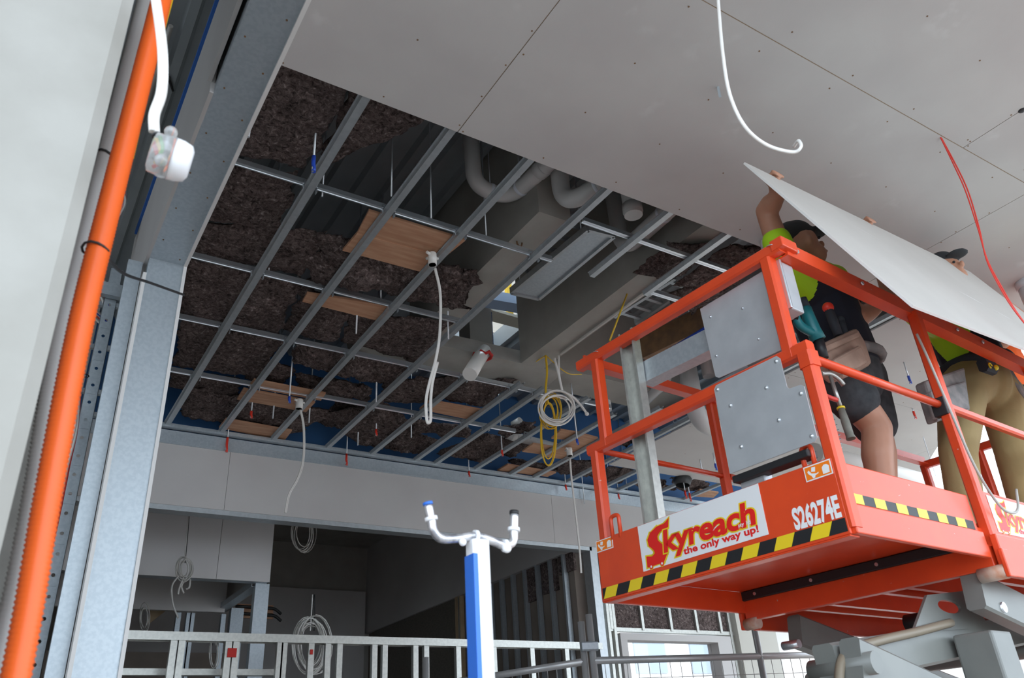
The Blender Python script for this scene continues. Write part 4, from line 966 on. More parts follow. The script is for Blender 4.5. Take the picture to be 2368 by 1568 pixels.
MB().tube([tip, tip+V(0.01,0,-0.06), tip+V(0.02,0.0,-0.13)], [0.02,0.022,0.02], 10).build('grip', M_belt, tl); MB().ball(tip+V(0,0,0.01), 0.026).build('red_handle', M_red, tl)
tp2 = J(1944,740,W1Y-0.17); tag(MB().tube([tp2, tp2+V(0.01,0,-0.11)], [0.017,0.014], 10).ball(tp2,0.018).build('marker_pen', M_belt), 'dark capped tool handle standing in the tan pouch', 'tool')
# drill
dc = J(1866,745,W1Y-0.24)
dr = thing('impact_driver', 'teal cordless driver hanging from the tool belt', 'power tool', dc)
MB().tube([dc+V(0.02,0,0.075), dc+V(0.02,0,0.03), dc+V(0.03,0,-0.03), dc+V(0.045,0,-0.075)], [0.022,0.027,0.030,0.033], 12).build('motor_body', M_teal, dr, bevel=0)
MB().tube(spline([dc+V(0.03,0,-0.05), dc+V(-0.05,0,-0.03), dc+V(-0.075,0,0.02)],5), 0.019, 10).build('handle', M_teal, dr)
MB().tube([dc+V(0.02,0,0.075), dc+V(0.012,0,0.12)], [0.02,0.018], 10).build('chuck', M_belt, dr)
MB().bar(dc+V(-0.10,0,0.0), dc+V(-0.055,0,0.07), 0.06, 0.04, V(0,1,0), 0.008).build('battery', M_black, dr)
MB().tube([dc+V(0.045,0,-0.075), dc+V(0.05,0,-0.16)], [0.024,0.02], 10).build('black_nose', M_black, dr)
# hammer
h0 = J(1925,885,W1Y-0.22); h1 = J(1968,1015,W1Y-0.24); hs = h0.lerp(h1,0.45)
hm = thing('hammer', 'long hammer with worn grey grip hanging from the belt loop', 'hammer', h0)
MB().tube([h0+(h0-h1)*0.12, hs], [0.008,0.009], 10).build('shaft', M_steel, hm)
MB().tube([hs, hs.lerp(h1,0.5), hs.lerp(h1,0.9), h1], [0.013,0.017,0.016,0.019], 12).build('grip', mat('worn_rubber',(0.15,0.145,0.12),0.8,col2=(0.22,0.21,0.18),scale=20), hm)
MB().tube([hs.lerp(h1,0.0), hs.lerp(h1,0.06)], 0.0165, 12).build('yellow_collar', M_yellow, hm)
ht = h0+(h0-h1)*0.12; MB().tube(spline([ht+V(-0.06,0,0.0), ht+V(0,0,0.012), ht+V(0.05,0,-0.002), ht+V(0.075,0,-0.025)],4), 0.011, 8).build('head', M_steel, hm)
# collated screw strip
s0 = J(1893,925,W1Y-0.2); ssp = spline([s0, J(1925,1000,W1Y-0.2), J(1934,1060,W1Y-0.2)],6)
ss = thing('screw_strip', 'curved red strip of collated screws hanging below the driver', 'screw strip', s0)
MB().tube(ssp, 0.006, 6).build('strip', M_cabler, ss)
sm_ = MB()
for p in ssp[1:]: sm_.cyl(p, p+V(0.03,-0.01,0.012), 0.003, n=6)
sm_.build('screws', M_rail, ss)
tag(MB().tube(spline([J(1893,895,W1Y-0.22), J(1910,915,W1Y-0.23), J(1935,925,W1Y-0.23)],5), 0.010, 8).build('red_strap', M_cabler), 'short red strap dangling beside the hammer', 'strap')

# --- worker in khaki trousers
W2Y = 1.98; DM = L(0,0,0.152).z
p2c = J(2262,868,W2Y)
w2o = V(p2c.x-0.05, W2Y, DM)
hA2 = J(2225,905,W2Y); hB2 = J(2315,920,W2Y)
kA = J(2215,1045,W2Y-0.04); kB = J(2345,1050,W2Y-0.04)
aA = V(kA.x-0.03, W2Y+0.02, DM+0.09); aB = V(kB.x+0.02, W2Y+0.02, DM+0.09)
ch2 = J(2205,740,W2Y); nk2 = J(2190,672,W2Y); hd2 = J(2193,635,W2Y+0.03)
sA2 = J(2128,722,W2Y); sB2 = J(2280,745,W2Y+0.03)
eA2 = J(2062,692,W2Y-0.03); hA2e = edge(0.47); wA2 = hA2e + nb*0.034 - upE*0.074
eB2 = J(2368,740,W2Y+0.05); wB2 = edge(0.92) + nb*0.034 - upE*0.074
caps = [(p2c,0.14,ch2,0.155),(ch2,0.145,nk2,0.075),(nk2,0.06,hd2,0.06),(sA2,0.062,sB2,0.062),(sA2,0.056,eA2,0.045),(eA2,0.045,eA2.lerp(wA2,0.35),0.046),(eA2.lerp(wA2,0.35),0.046,wA2,0.028),
  (sB2,0.056,eB2,0.045),(eB2,0.045,eB2.lerp(wB2,0.35),0.046),(eB2.lerp(wB2,0.35),0.046,wB2,0.028),(hA2,0.09,kA,0.06),(kA,0.058,aA,0.04),(hB2,0.09,kB,0.06),(kB,0.058,aB,0.04)]
caps += grip_hand(wA2, alongE, over, upE, -1) + grip_hand(wB2, alongE, over, upE, 1)
f2 = V(-0.2,-0.95,0.2).normalized(); s2_ = f2.cross(V(0,0,1)).normalized(); u2 = s2_.cross(f2).normalized()
balls = [(hd2+u2*0.02,0.098,(0.92,0.95,1.12)),(hd2+f2*0.035-u2*0.055,0.062,(1,1,1)),(hd2+f2*0.108-u2*0.012,0.016,(1,1,1.5)),(hd2+s2_*0.09,0.024,(0.7,0.7,1.2)),(hd2-s2_*0.09,0.024,(0.7,0.7,1.2))]
p2 = organic('person', caps, M_skin, balls=balls, vox=0.0085, origin=w2o)
tag(p2, 'worker in khaki trousers and navy shirt holding up the sheet', 'person')
for s_ in (-1,1): MB().ball(hd2+f2*0.092+s2_*s_*0.034+u2*0.012, 0.008).build('eye', M_dark, p2)
organic('shirt', [(p2c+V(0,0,0.09),0.165,ch2,0.172),(ch2,0.165,nk2-V(0,0,0.03),0.09),(sA2,0.082,sB2,0.082),(sA2,0.080,sA2.lerp(eA2,0.7),0.068),(sB2,0.080,sB2.lerp(eB2,0.6),0.068),(ch2,0.15,sA2,0.09),(ch2,0.15,sB2,0.09)],
  M_navy, p2, 0.007, 14, split=[(M_lime, lambda c: c.z > ch2.z+0.12 or c.x < p2c.x-0.15)])
organic('trousers', [(p2c+V(0,0,0.05),0.158,p2c-V(0,0,0.05),0.155),(hA2,0.125,kA,0.088),(hB2,0.125,kB,0.092),(kA,0.088,aA-V(0,0,0.03),0.078),(kB,0.092,aB-V(0,0,0.03),0.080),(p2c,0.14,hA2,0.13),(p2c,0.14,hB2,0.13)], M_khaki, p2, 0.012, 4)
organic('cap', [(hd2+u2*0.078,0.09,hd2+u2*0.085-f2*0.02,0.09)], M_dark, p2, 0.009, 4, balls=[(hd2+u2*0.062+f2*0.115,0.05,(1.3,1.3,0.28))])
for an in (aA,aB): organic('boot', [(an+V(0,0.02,-0.045),0.050,an+V(0,-0.12,-0.055),0.042),(an+V(0,0,-0.04),0.052,an,0.050)], mat('tan_boot',(0.25,0.15,0.07),0.8), p2, 0.01, 4)
b2 = p2c + V(0,0,0.055)
belt2 = thing('tool_belt', 'grey worn tool belt with tape measure worn over khaki trousers', 'tool belt', b2)
MB().tube([b2+V(0.178*math.cos(t*0.314),0.17*math.sin(t*0.314),0.015*math.cos(t*0.314)) for t in range(20)], 0.032, 8, closed=True).build('belt_strap', M_belt, belt2)
pq = J(2205,905,W2Y-0.20)
MB().prism([J(u,v,W2Y-0.20) for u,v in ((2140,880),(2232,848),(2246,948),(2170,974))], V(0,0.06,0)).build('pouch', M_leatherdk, belt2, bevel=0.012)
MB().prism([J(u,v,W2Y-0.23) for u,v in ((2152,905),(2234,880),(2243,944),(2174,966))], V(0,0.04,0)).build('pouch_pocket', M_leatherdk, belt2, bevel=0.010)
pr = J(2348,880,W2Y-0.13)
MB().prism([pr+V(-0.10,0,0.10), pr+V(0.02,0,0.08), pr+V(0.09,0,-0.07), pr+V(0.04,0,-0.11)], V(0,0.07,0)).build('pouch', M_leatherdk, belt2, bevel=0.012)
tm_ = J(2283,848,W2Y-0.21)
tmo = thing('tape_measure', 'dark tape measure with yellow print clipped on the grey belt', 'tape measure', tm_)
MB().bar(tm_+V(-0.045,0,0), tm_+V(0.045,0,0), 0.05, 0.075, V(0,0,1), 0.014).build('case', M_belt, tmo); MB().ball(tm_+V(0.025,-0.025,-0.012), 0.015).build('yellow_button', M_yellow, tmo)
MB().tube([tm_+V(-0.025+0.014*math.cos(t*0.5),-0.027,-0.012+0.014*math.sin(t*0.5)) for t in range(10)], 0.004, 6).build('yellow_ring', M_yellow, tmo)

# --- third worker, mostly hidden
W3Y = 2.42; p3c = J(2330,905,W3Y); w3o = V(p3c.x, W3Y, DM)
h3a = p3c+V(-0.09,0,-0.06); h3b = p3c+V(0.10,0,-0.06); k3a = V(h3a.x-0.06,W3Y,DM+0.5); k3b = V(h3b.x+0.05,W3Y,DM+0.5)
c3 = p3c+V(0.0,0,0.36); n3 = p3c+V(0,0,0.55); hd3 = p3c+V(0,-0.02,0.66)
s3a = c3+V(-0.17,0,0.10); s3b = c3+V(0.17,0,0.10); e3a = s3a+V(-0.06,-0.05,-0.26); e3b = s3b+V(0.06,-0.05,-0.26)
caps = [(p3c,0.14,c3,0.155),(c3,0.145,n3,0.075),(n3,0.06,hd3,0.06),(s3a,0.06,s3b,0.06),(s3a,0.055,e3a,0.044),(e3a,0.044,e3a+V(0.06,-0.18,0.08),0.03),(s3b,0.055,e3b,0.044),(e3b,0.044,e3b+V(-0.06,-0.18,0.08),0.03),
  (h3a,0.09,k3a,0.06),(k3a,0.058,V(k3a.x,W3Y,DM+0.09),0.04),(h3b,0.09,k3b,0.06),(k3b,0.058,V(k3b.x,W3Y,DM+0.09),0.04)]
for q in (e3a+V(0.06,-0.18,0.08), e3b+V(-0.06,-0.18,0.08)):
    caps.append((q,0.03,q+V(0,-0.05,0.01),0.035))
    for o in (-0.03,-0.01,0.011,0.03): caps += [(q+V(o,-0.07,0.01),0.0105,q+V(o,-0.105,-0.005),0.009),(q+V(o,-0.105,-0.005),0.009,q+V(o,-0.115,-0.03),0.008)]
    caps.append((q+V(0.03,-0.02,0),0.014,q+V(0.055,-0.06,0.0),0.011))
p3 = organic('person', caps, M_skin, balls=[(hd3+V(0,0,0.02),0.098,(0.92,0.95,1.12)),(hd3+V(0,-0.035,-0.05),0.062,(1,1,1)),(hd3+V(0,-0.105,-0.01),0.016,(1,1,1.5))], vox=0.009, origin=w3o)
tag(p3, 'worker in orange shirt and dark trousers behind the khaki trousers', 'person')
organic('shirt', [(p3c+V(0,0,0.02),0.165,c3,0.175),(c3,0.165,n3-V(0,0,0.03),0.09),(s3a,0.082,s3b,0.082),(s3a,0.08,s3a.lerp(e3a,0.7),0.068),(s3b,0.08,s3b.lerp(e3b,0.7),0.068)], M_hiviso, p3, 0.012, 8)
organic('trousers', [(p3c,0.16,p3c-V(0,0,0.06),0.155),(h3a,0.125,k3a,0.09),(h3b,0.125,k3b,0.09),(k3a,0.09,V(k3a.x,W3Y,DM+0.06),0.08),(k3b,0.09,V(k3b.x,W3Y,DM+0.06),0.08),(p3c,0.14,h3a,0.13),(p3c,0.14,h3b,0.13)], M_dark, p3, 0.012, 4)
organic('cap', [(hd3+V(0,0,0.08),0.092,hd3+V(0,0.02,0.085),0.092)], M_dark, p3, 0.01, 4)

# ================================================================ PIPES
def pipe(pts, r, label, m=None, rad=0.12, straps=(), sockets=(), collar=None):
    t = thing('drain_pipe', label, 'pipe', pts[0])
    path = fillet(pts, rad, 10); MB().tube(path, r, 20).build('pipe_body', m or M_pvc, t)
    def ring(seg, f, w_, rr, mm, name):
        a, b = pts[seg], pts[seg+1]; d = (b-a).normalized(); c = a.lerp(b, f)
        return MB().tube([c-d*w_/2, c-d*w_*0.45, c+d*w_*0.45, c+d*w_/2], [r, rr, rr, r], 20).build(name, mm, t)
    for seg, f in straps:
        s = ring(seg, f, 0.022, r*1.05, M_strap, 'strap'); a, b = pts[seg], pts[seg+1]; c = a.lerp(b, f)
        MB().cyl(c+V(0,0,r), V(c.x,c.y,max(c.z+r+0.25,Zr(3.8))), 0.004, n=6).build('hanger_rod', M_rail, t)
    for seg, f in sockets: ring(seg, f, 0.06, r*1.10, m or M_pvc, 'socket')
    if collar:
        c = collar; MB().tube([V(c.x+r*1.3*math.cos(k*0.4488), c.y+r*1.3*math.sin(k*0.4488), c.z+0.012*math.sin(k*3)) for k in range(14)], 0.014, 8, closed=True).build('red_collar', M_redfoam, t)
    return t
ZP = 3.22
a = PZ(1080,408,3.30); b = PZ(1098,437,ZP); c = PZ(1178,458,ZP); d = PZ(1275,372,ZP)
pipe([V(b.x-0.02,b.y,Zr(3.86)), V(b.x,b.y,Zr(3.24)), c, d+ (d-c)*0.4], 0.052, 'grey drain pipe bending out of the decking beside the first beam', straps=((1,0.45),(2,0.2)), sockets=((2,0.55),), collar=V(b.x-0.02,b.y,Zr(3.82)))
b = PZ(1302,478,2.97); d = PZ(1405,418,2.97)
pipe([V(b.x,b.y,Zr(3.86)), b, d+(d-b)*0.6], 0.056, 'grey drain pipe elbow below a thick socket under the sheet edge', straps=((1,0.5),), sockets=((0,0.55),), rad=0.16)
b = PZ(1465,498,3.08)
t = pipe([V(b.x,b.y,Zr(3.86)), V(b.x,b.y,b.z)], 0.060, 'capped vertical pipe stub pointing down', sockets=((0,0.93),), rad=0.02)
MB().cyl(b+V(0.03,-0.16,0.12), b+V(0.03,0.02,0.12), 0.03, n=14).build('side_branch', M_pvc, t)
b = PZ(1440,582,3.10); d = PZ(1535,495,3.10)
pipe([V(b.x-0.02,b.y,Zr(3.86)), b, d+(d-b)*0.8], 0.058, 'grey drain pipe elbow behind the short cut channel', straps=((1,0.55),), rad=0.17, collar=V(b.x+0.25,b.y-0.1,Zr(3.80)))
b = PZ(1092,858,3.05); e = PZ(1108,822,3.10)
pipe([PY(1120,812,5.0), PY(1106,832,4.86), PY(1086,866,4.78)], 0.058, 'short white glossy elbow coming out of the rough edge beam', M_pvcw, 0.08, collar=PY(1116,824,4.92))
b = PZ(1318,850,3.16)
pipe([V(b.x,b.y,Zr(3.86)), b, PZ(1240,912,3.10)], 0.062, 'white drain pipe elbow above the cable coils', M_pvcw, 0.22, sockets=((1,0.6),), collar=PZ(1350,868,3.3))
b = PZ(1404,950,2.95)
pipe([V(b.x,b.y,Zr(3.86)), V(b.x,b.y,b.z)], 0.045, 'straight vertical pipe behind the lift rails', sockets=((0,0.8),))
pipe([PZ(1540,880,3.05)+V(0.25,0,0.8), PZ(1540,880,3.05), PZ(1470,945,3.05)], 0.055, 'sloping grey pipe behind the upright stud', sockets=((0,0.5),))
b = PZ(1612,975,2.62); d = PZ(1705,1010,2.62)
pipe([V(b.x,b.y,Zr(3.3)), V(b.x,b.y,b.z), d], 0.085, 'large grey pipe elbow hanging below the far ceiling', m=M_pvc, rad=0.2, sockets=((1,0.62),(1,0.85)))
b = PZ(1165,1003,2.98); pipe([b, PZ(1300,1038,2.98)], 0.045, 'pipe lying among the torn batts by the bulkhead', M_pvc, sockets=((0,0.15),))
b = PZ(1205,975,3.02); pipe([b, PZ(1188,985,3.0)], 0.05, 'pale pipe end poking out of the torn batts', M_pvcw)
b = PZ(1640,870,3.1); pipe([V(b.x,b.y,Zr(3.86)), b], 0.06, 'vertical grey pipe behind the two alloy plates', M_pvc)
b = PZ(1785,815,3.1); pipe([PZ(1740,840,3.1), PZ(1800,800,3.1), PZ(1800,800,3.1)+V(0.1,0,0.76)], 0.075, 'corrugated grey pipe behind the upper alloy plate', M_pvc, sockets=((0,0.4),(0,0.7)))
c0 = PZ(2375,650,2.795)
pipe([V(c0.x+0.03,c0.y,HZ+0.1), V(c0.x+0.03,c0.y,HZ-0.5)], 0.085, 'thick white pipe passing down through the ceiling by the red cable', mat('pipe_light',(0.6,0.6,0.62),0.35), sockets=((0,0.2),))
c0 = PZ(1776,560,2.795)
pipe([V(c0.x,c0.y,HZ+0.1), V(c0.x,c0.y,HZ-0.16)], 0.05, 'short pale pipe stub under the ceiling behind the raised arm', mat('pipe_light',(0.6,0.6,0.62),0.35))
p0 = PZ(1880,1050,2.25); p1_ = PZ(2200,1135,2.25)
pipe([p0, p1_+(p1_-p0)*0.5], 0.10, 'long white horizontal duct pipe behind the basket', mat('duct_white',(0.78,0.76,0.72),0.4), straps=((0,0.6),))

# duct tray between the beams
dt = thing('duct_tray', 'dark galvanised tray hanging between the two concrete beams', 'duct', PZ(1300,600,3.1))
q = [PZ(1182,676,3.06), PZ(1246,690,3.06), PZ(1420,545,3.06), PZ(1360,530,3.06)]
MB().prism(q, V(0,0,0.012)).build('tray_base', M_galv, dt)
for i in range(4): MB().bar(q[i]+V(0,0,0.01), q[(i+1) % 4]+V(0,0,0.01), 0.025, 0.05).build('tray_edge', M_galvrib, dt)
for i in range(5):
    a = q[0].lerp(q[3], 0.15+0.17*i)+V(-0.12,0,0.12); b = q[1].lerp(q[2], 0.15+0.17*i)+V(-0.05,0,0.12)
    MB().bar(a, b, 0.02, 0.03).build('tray_bar', M_galvrib, dt)
for f in (0.1,0.9):
    a = q[0].lerp(q[3], f)
    MB().cyl(a+V(0.02,0,0.01), V(a.x+0.02,a.y,Zr(3.85)), 0.005, n=6).build('hanger_rod', M_rail, dt)
tr2 = thing('cable_tray', 'cable ladder beyond the wide beam above the lift rail', 'cable tray', PZ(1500,720,3.2))
q = [PZ(1420,730,3.2), PZ(1470,745,3.2), PZ(1600,655,3.2), PZ(1560,640,3.2)]
for a, b in ((0,3),(1,2)): MB().bar(q[a], q[b], 0.03, 0.05).build('ladder_side', M_galvrib, tr2)
for i in range(5): MB().bar(q[0].lerp(q[3],0.1+0.2*i), q[1].lerp(q[2],0.1+0.2*i), 0.03, 0.02).build('ladder_rung', M_galvrib, tr2)
for f in (0.05,0.95):
    a = q[0].lerp(q[3], f); MB().cyl(a, V(a.x,a.y,Zr(3.85)), 0.005, n=6).build('hanger_rod', M_rail, tr2)
rb = thing('rusty_channel', 'brown rusty steel channel above the level stud', 'steel channel', PZ(1560,780,3.1))
MB().bar(PZ(1495,810,3.05), PZ(1640,740,3.05), 0.16, 0.20).build('channel_body', M_rust, rb)
MB().cyl(PZ(1600,760,3.1), PZ(1600,760,3.1)*1.0+V(0,0,0.75), 0.006, n=6).build('hanger_rod', M_rail, rb)
fx = thing('flexible_hose', 'red and blue corrugated hose lying along the rusty channel', 'hose', PZ(1500,830,3.0))
hp = [PZ(1480,845,2.90), PZ(1540,817,2.90), PZ(1600,780,2.90), PZ(1650,750,2.90)]
def corr(pts, r, amp, per, n=12):
    out = []; rr = []; 
    for i in range(len(pts)-1):
        k = max(2, int((pts[i+1]-pts[i]).length/per*2))
        for j in range(k): out.append(pts[i].lerp(pts[i+1], j/k)); rr.append(r + (amp if len(rr) % 2 else -amp))
    out.append(pts[-1]); rr.append(r); return MB().tube(out, rr, n)
corr(hp[:2]+[hp[1].lerp(hp[2],0.2)], 0.02, 0.003, 0.018).build('red_length', M_red, fx); corr([hp[1].lerp(hp[2],0.25)]+hp[2:], 0.02, 0.003, 0.018).build('blue_length', M_blue, fx)

# ================================================================ CONDUITS BY THE COLUMN
ox = [PY(378,-30,1.45), PY(368,20,1.45), PY(247,500,1.45), PY(183,768,1.45), PY(110,1150,1.45), PY(36,1568,1.45)]
oc = [p.copy() for p in ox] + [V(ox[-1].x,1.45,CZ-0.3), V(ox[-1].x,1.45,0.02)]
tag(corr(spline(oc,6), 0.0205, 0.0014, 0.0080, 18).build('orange_conduit', M_cond_o), 'thick orange corrugated conduit running up past the concrete column', 'conduit')
gx = [PY(344,-40,1.6), PY(334,0,1.6), PY(204,500,1.6), PY(137,768,1.6), PY(50,1278,1.6)]
gc = gx + [V(gx[-1].x,1.6,CZ), V(gx[-1].x,1.6,0.02)]
tag(corr(spline(gc,6), 0.0155, 0.0014, 0.0080, 14).build('grey_conduit', M_cond_g), 'grey corrugated conduit between the concrete column and orange conduit', 'conduit')
yc = [PY(399,-40,1.52), PY(388,0,1.52), PY(337,187,1.52), PY(314,287,1.52), PY(296,364,1.52)]
tag(corr(spline(yc,4), 0.011, 0.001, 0.0072, 12).build('yellow_conduit', M_cond_y), 'thin yellow conduit ending behind the orange conduit', 'conduit')
def tie(c, rad, label, ax=(1,1)):
    tag(MB().tube([c+V(rad*ax[0]*math.cos(k*0.5236), rad*ax[1]*math.sin(k*0.5236), 0.003*math.sin(k)) for k in range(12)], 0.0025, 6, closed=True).build('cable_tie', M_black), label, 'cable tie')
zt = PY(210,575,1.45).z
tie(V(PY(222,575,1.45).x,1.45,zt), 0.0235, 'black cable tie round the orange conduit')
tie(V(PY(241,360,1.6).x,1.6,PY(241,360,1.6).z), 0.0185, 'black cable tie round the grey conduit')
tag(MB().tube(spline([V(PY(240,580,1.44).x,1.44,zt-0.01), PY(285,632,1.8), PY(350,655,2.1), PY(425,682,2.4)],6), 0.004, 6).build('thin_cord', M_black), 'thin dark cord stretched from the conduit across the jamb', 'cord')

# near junction box on flat cable
jy = 1.18
jc = PY(384,362,jy)
jb = thing('junction_cup', 'clear and white round junction cup dangling from flat white cable near the column', 'junction box', jc)
ax = V(0.95,-0.05,-0.10).normalized(); s_, u_, _ = frame(ax)
MB().tube([jc+ax*0.008, jc+ax*0.022, jc+ax*0.036, jc+ax*0.041], [0.037,0.036,0.032,0.022], 20).build('white_cover', M_polew, jb)
MB().tube([jc-ax*0.026, jc-ax*0.023, jc-ax*0.005, jc+ax*0.009], [0.026,0.034,0.037,0.038], 20).build('clear_base', M_clear, jb)
for k in range(3): MB().ball(jc-ax*0.004+(s_*math.cos(k*2.2+1)+u_*math.sin(k*2.2+1))*0.042, 0.011).build('fixing_lug', M_clear, jb)
for m_, o in ((M_cabler,-0.008),(mat('green_wire',(0.1,0.35,0.05),0.5),0.008),(M_cond_y,0.0)):
    MB().tube(spline([jc-ax*0.012+s_*o+u_*0.018, jc-ax*0.006+s_*o*1.5, jc-ax*0.010+s_*o-u_*0.016],4), 0.0022, 6).build('wire', m_, jb)
MB().tube([jc+V(-0.018+0.008*math.cos(k*0.63),0.008*math.sin(k*0.63),0.037) for k in range(10)], 0.003, 6, closed=True).build('black_tie', M_black, jb)
def flat(pts, w_, t, m, name, label, cat='cable', gap=0.0, axis=V(1,0,0)):
    root = thing(name, label, cat, pts[0]); sp_ = spline(pts, 7)
    for s in (-1,1):
        MB().tube([p + axis*s*w_*((1+gap*i/len(sp_)) if gap < 1 else (0.4+gap*math.sin(i*0.13))) for i, p in enumerate(sp_)], t, 8).build('strand', m, root)
    return root
flat([PY(352,-40,jy), PY(362,10,jy), PY(376,120,jy), PY(374,210,jy), PY(357,265,jy), PY(357,306,jy)], 0.0042, 0.0052, M_cablew, 'flat_cable', 'flat white cable holding the clear junction cup')
flat([PY(1657,-60,1.05), PY(1662,20,1.05), PY(1672,130,1.05), PY(1688,220,1.05), PY(1722,292,1.05), PY(1772,335,1.05), PY(1832,352,1.02), PY(1852,340,1.0), PY(1846,326,1.02), PY(1836,338,1.05)], 0.0032, 0.0046, M_cablew, 'flat_cable', 'flat white cable curling up at its end under the finished ceiling', axis=V(0.5,0,0.6))
r0 = PZ(2175,318,2.8)
rr_ = [r0+V(0,0,0.02)] + [PY(u,v,r0.y-0.01*i) for i,(u,v) in enumerate(((2205,375),(2235,440),(2262,525),(2282,600),(2312,660),(2345,715),(2395,780)))]
flat(rr_, 0.0055, 0.0036, M_cabler, 'red_cable', 'twin red cable hanging from the ceiling joint past the loose sheet', gap=2.2)
# cups and cables under the grid
def cup(u, v, r, label, label2, pts, loop=False):
    p = PZ(u, v, H-0.03); y = p.y
    c = thing('junction_cup', label, 'junction box', p)
    MB().tube([p+V(0,0,0.055), p+V(0,0,0.05), p+V(0,0,-0.03), p+V(0,0,-0.03), p+V(0,0,-0.01)], [r*0.9,r,r,r*0.85,r*0.8], 18).build('cup_body', M_pvcw, c)
    for k in (0.4,1.9,3.5): MB().cyl(p+V(0,0,0.035), p+V(0.05*math.cos(k),0.05*math.sin(k),0.04), 0.010, n=10).build('spigot', M_pvcw, c)
    P = [PY(a,b,y) for a,b in pts]; f = thing('flat_cable', label2, 'cable', P[0]); sp_ = spline(P,7)
    if loop:
        MB().tube(sp_, 0.009, 8).build('strand', M_cablew, f)
    else:
        for s in (-1,1): MB().tube([q+V(0.0045*s,0,0) for q in sp_], 0.006, 8).build('strand', M_cablew, f)
cup(1000,603,0.027, 'white junction cup under the large square plywood noggin', 'long white cable doubled back into a narrow hanging loop', [(1006,620),(1018,680),(1017,770),(1008,830),(992,890),(985,930),(987,970),(991,978),(996,968),(996,925),(1000,885),(1012,838)], True)
cup(692,938,0.030, 'white junction cup under the pair of narrow plywood noggins', 'flat white cable hanging in front of the bulkhead below paired noggins', [(695,948),(702,985),(703,1040),(698,1080),(686,1112),(668,1145),(660,1186)])
cup(1317,1048,0.030, 'white junction cup beside the lift corner post', 'long flat white cable hanging down beside the lift panel', [(1318,1060),(1322,1110),(1332,1195),(1340,1270),(1344,1325)])
# conduit and strings on the wide beam
w0 = PZ(1500,655,2.955); w1_ = PZ(1312,815,2.955); w0.x = w1_.x = 3.555
tag(MB().tube([V(3.555,2.4,Zr(2.955)), V(3.555,4.62,Zr(2.955))], 0.011, 8).build('white_conduit', M_cablew), 'thin white conduit tied under the wide concrete beam', 'conduit')
ty = PZ(1262,822,2.95).y; tx = PZ(1262,822,2.95)
ys = thing('yellow_cable_coil', 'coil of yellow cable hanging from the wide beam', 'cable coil', tx)
MB().tube(spline([tx, PY(1265,860,ty), PY(1262,905,ty), PY(1268,935,ty)],6), 0.009, 8).build('drop', M_cabley, ys)
def loops(cu, cv, ru, rv, n, m, r, parent, y, sp=0.006):
    for k in range(n):
        f = 1+random.uniform(-0.16,0.12); du = random.uniform(-5,5); dv = random.uniform(-6,8); q = []
        for i in range(28):
            t = 2*math.pi*i/28; q.append(PY(cu+du+ru*f*math.cos(t), cv+dv+rv*f*math.sin(t), y+sp*k+0.01*math.sin(t*2+k)))
        MB().tube(q, r, 6, closed=True).build('loop', m, parent)
loops(1274,950,22,38,6,M_cabley,0.0045,ys,ty)
loops(1272,1000,17,70,3,M_cabley,0.0055,ys,ty+0.02)
wc = thing('white_cable_coil', 'coil of white cable hanging from the wide beam in front of the yellow coil', 'cable coil', PY(1290,820,ty))
MB().tube(spline([PY(1282,828,ty-0.05), PY(1290,860,ty-0.05), PY(1300,905,ty-0.05)],6), 0.010, 8).build('drop', M_cablew, wc)
MB().tube(spline([PY(1292,822,ty-0.05), PY(1293,865,ty-0.05), PY(1301,905,ty-0.05)],6), 0.008, 8).build('drop', M_cablew, wc)
loops(1287,944,38,36,6,M_cablew,0.0065,wc,ty-0.06)
MB().tube(spline([PY(1301,905,ty-0.06), PY(1325,918,ty-0.07), PY(1345,940,ty-0.07), PY(1356,955,ty-0.07)],6), 0.010, 8).ball(PY(1357,957,ty-0.07), 0.017).build('loose_end', M_cablew, wc)
tag(MB().tube([tx, PZ(1170,880,3.05)], 0.004, 6).build('yellow_string', M_cabley), 'yellow string pulled left from the wide beam to the batts', 'string')
tag(MB().tube(spline([tx, PY(1310,862,ty), PY(1345,866,ty+0.1)],5), 0.004, 6).build('yellow_string', M_cabley), 'slack yellow string from the coil hook towards the lift', 'string')
tag(MB().tube([PZ(1450,680,2.96), PY(1410,788,PZ(1450,680,2.96).y)], 0.006, 6).build('yellow_string', M_cabley), 'yellow cable dropping from the wide beam behind the lift rail', 'string')
tag(MB().tube([PZ(1200,400,3.5), PZ(1201,548,2.99)], 0.003, 6).tube([PZ(1201,560,2.97)+V(0.02*math.cos(k*0.6),0,0.035*math.sin(k*0.6)) for k in range(11)], 0.006, 6, closed=True).build('wire_hook', M_rust), 'rusty wire hook hanging in front of the first beam', 'hook')
# hanging rods with coloured caps
def rod(u, v0, v1, cap=None, cl=12, zt=None, label=None):
    p = PZ(u, v0, (H+0.03) if zt is None else zt); q = PY(u+(v1-v0)*0.0, v1, p.y); q = V(p.x,p.y,q.z)
    base = 'bare steel hanger rod end below the grid'; grp = 'bare rod ends'
    if cap == 'r': base, grp = 'steel hanger rod end with red cap below the grid', 'red capped rods'
    if cap == 'b': base, grp = 'steel hanger rod end with blue cap below the grid', 'blue capped rods'
    t = thing('hanger_rod', label or place_label({'r':'red capped rod','b':'blue capped rod'}.get(cap,'bare rod'), p), 'rod', p, None if label else grp)
    MB().cyl(V(p.x,p.y,Zr(3.85)) if zt is None else p+V(0,0,0.10), q, 0.006, n=8).build('rod', M_rail, t)
    if cap:
        ln = (PY(u, v1-cl, p.y)-PY(u, v1, p.y)).length
        MB().tube([q+V(0,0,ln), q+V(0,0,ln*0.5), q+V(0.006,0,ln*0.2), q+V(0.004,0,0)], [0.011,0.011,0.010,0.012], 8).build('cap', M_red if cap == 'r' else M_blue, t)
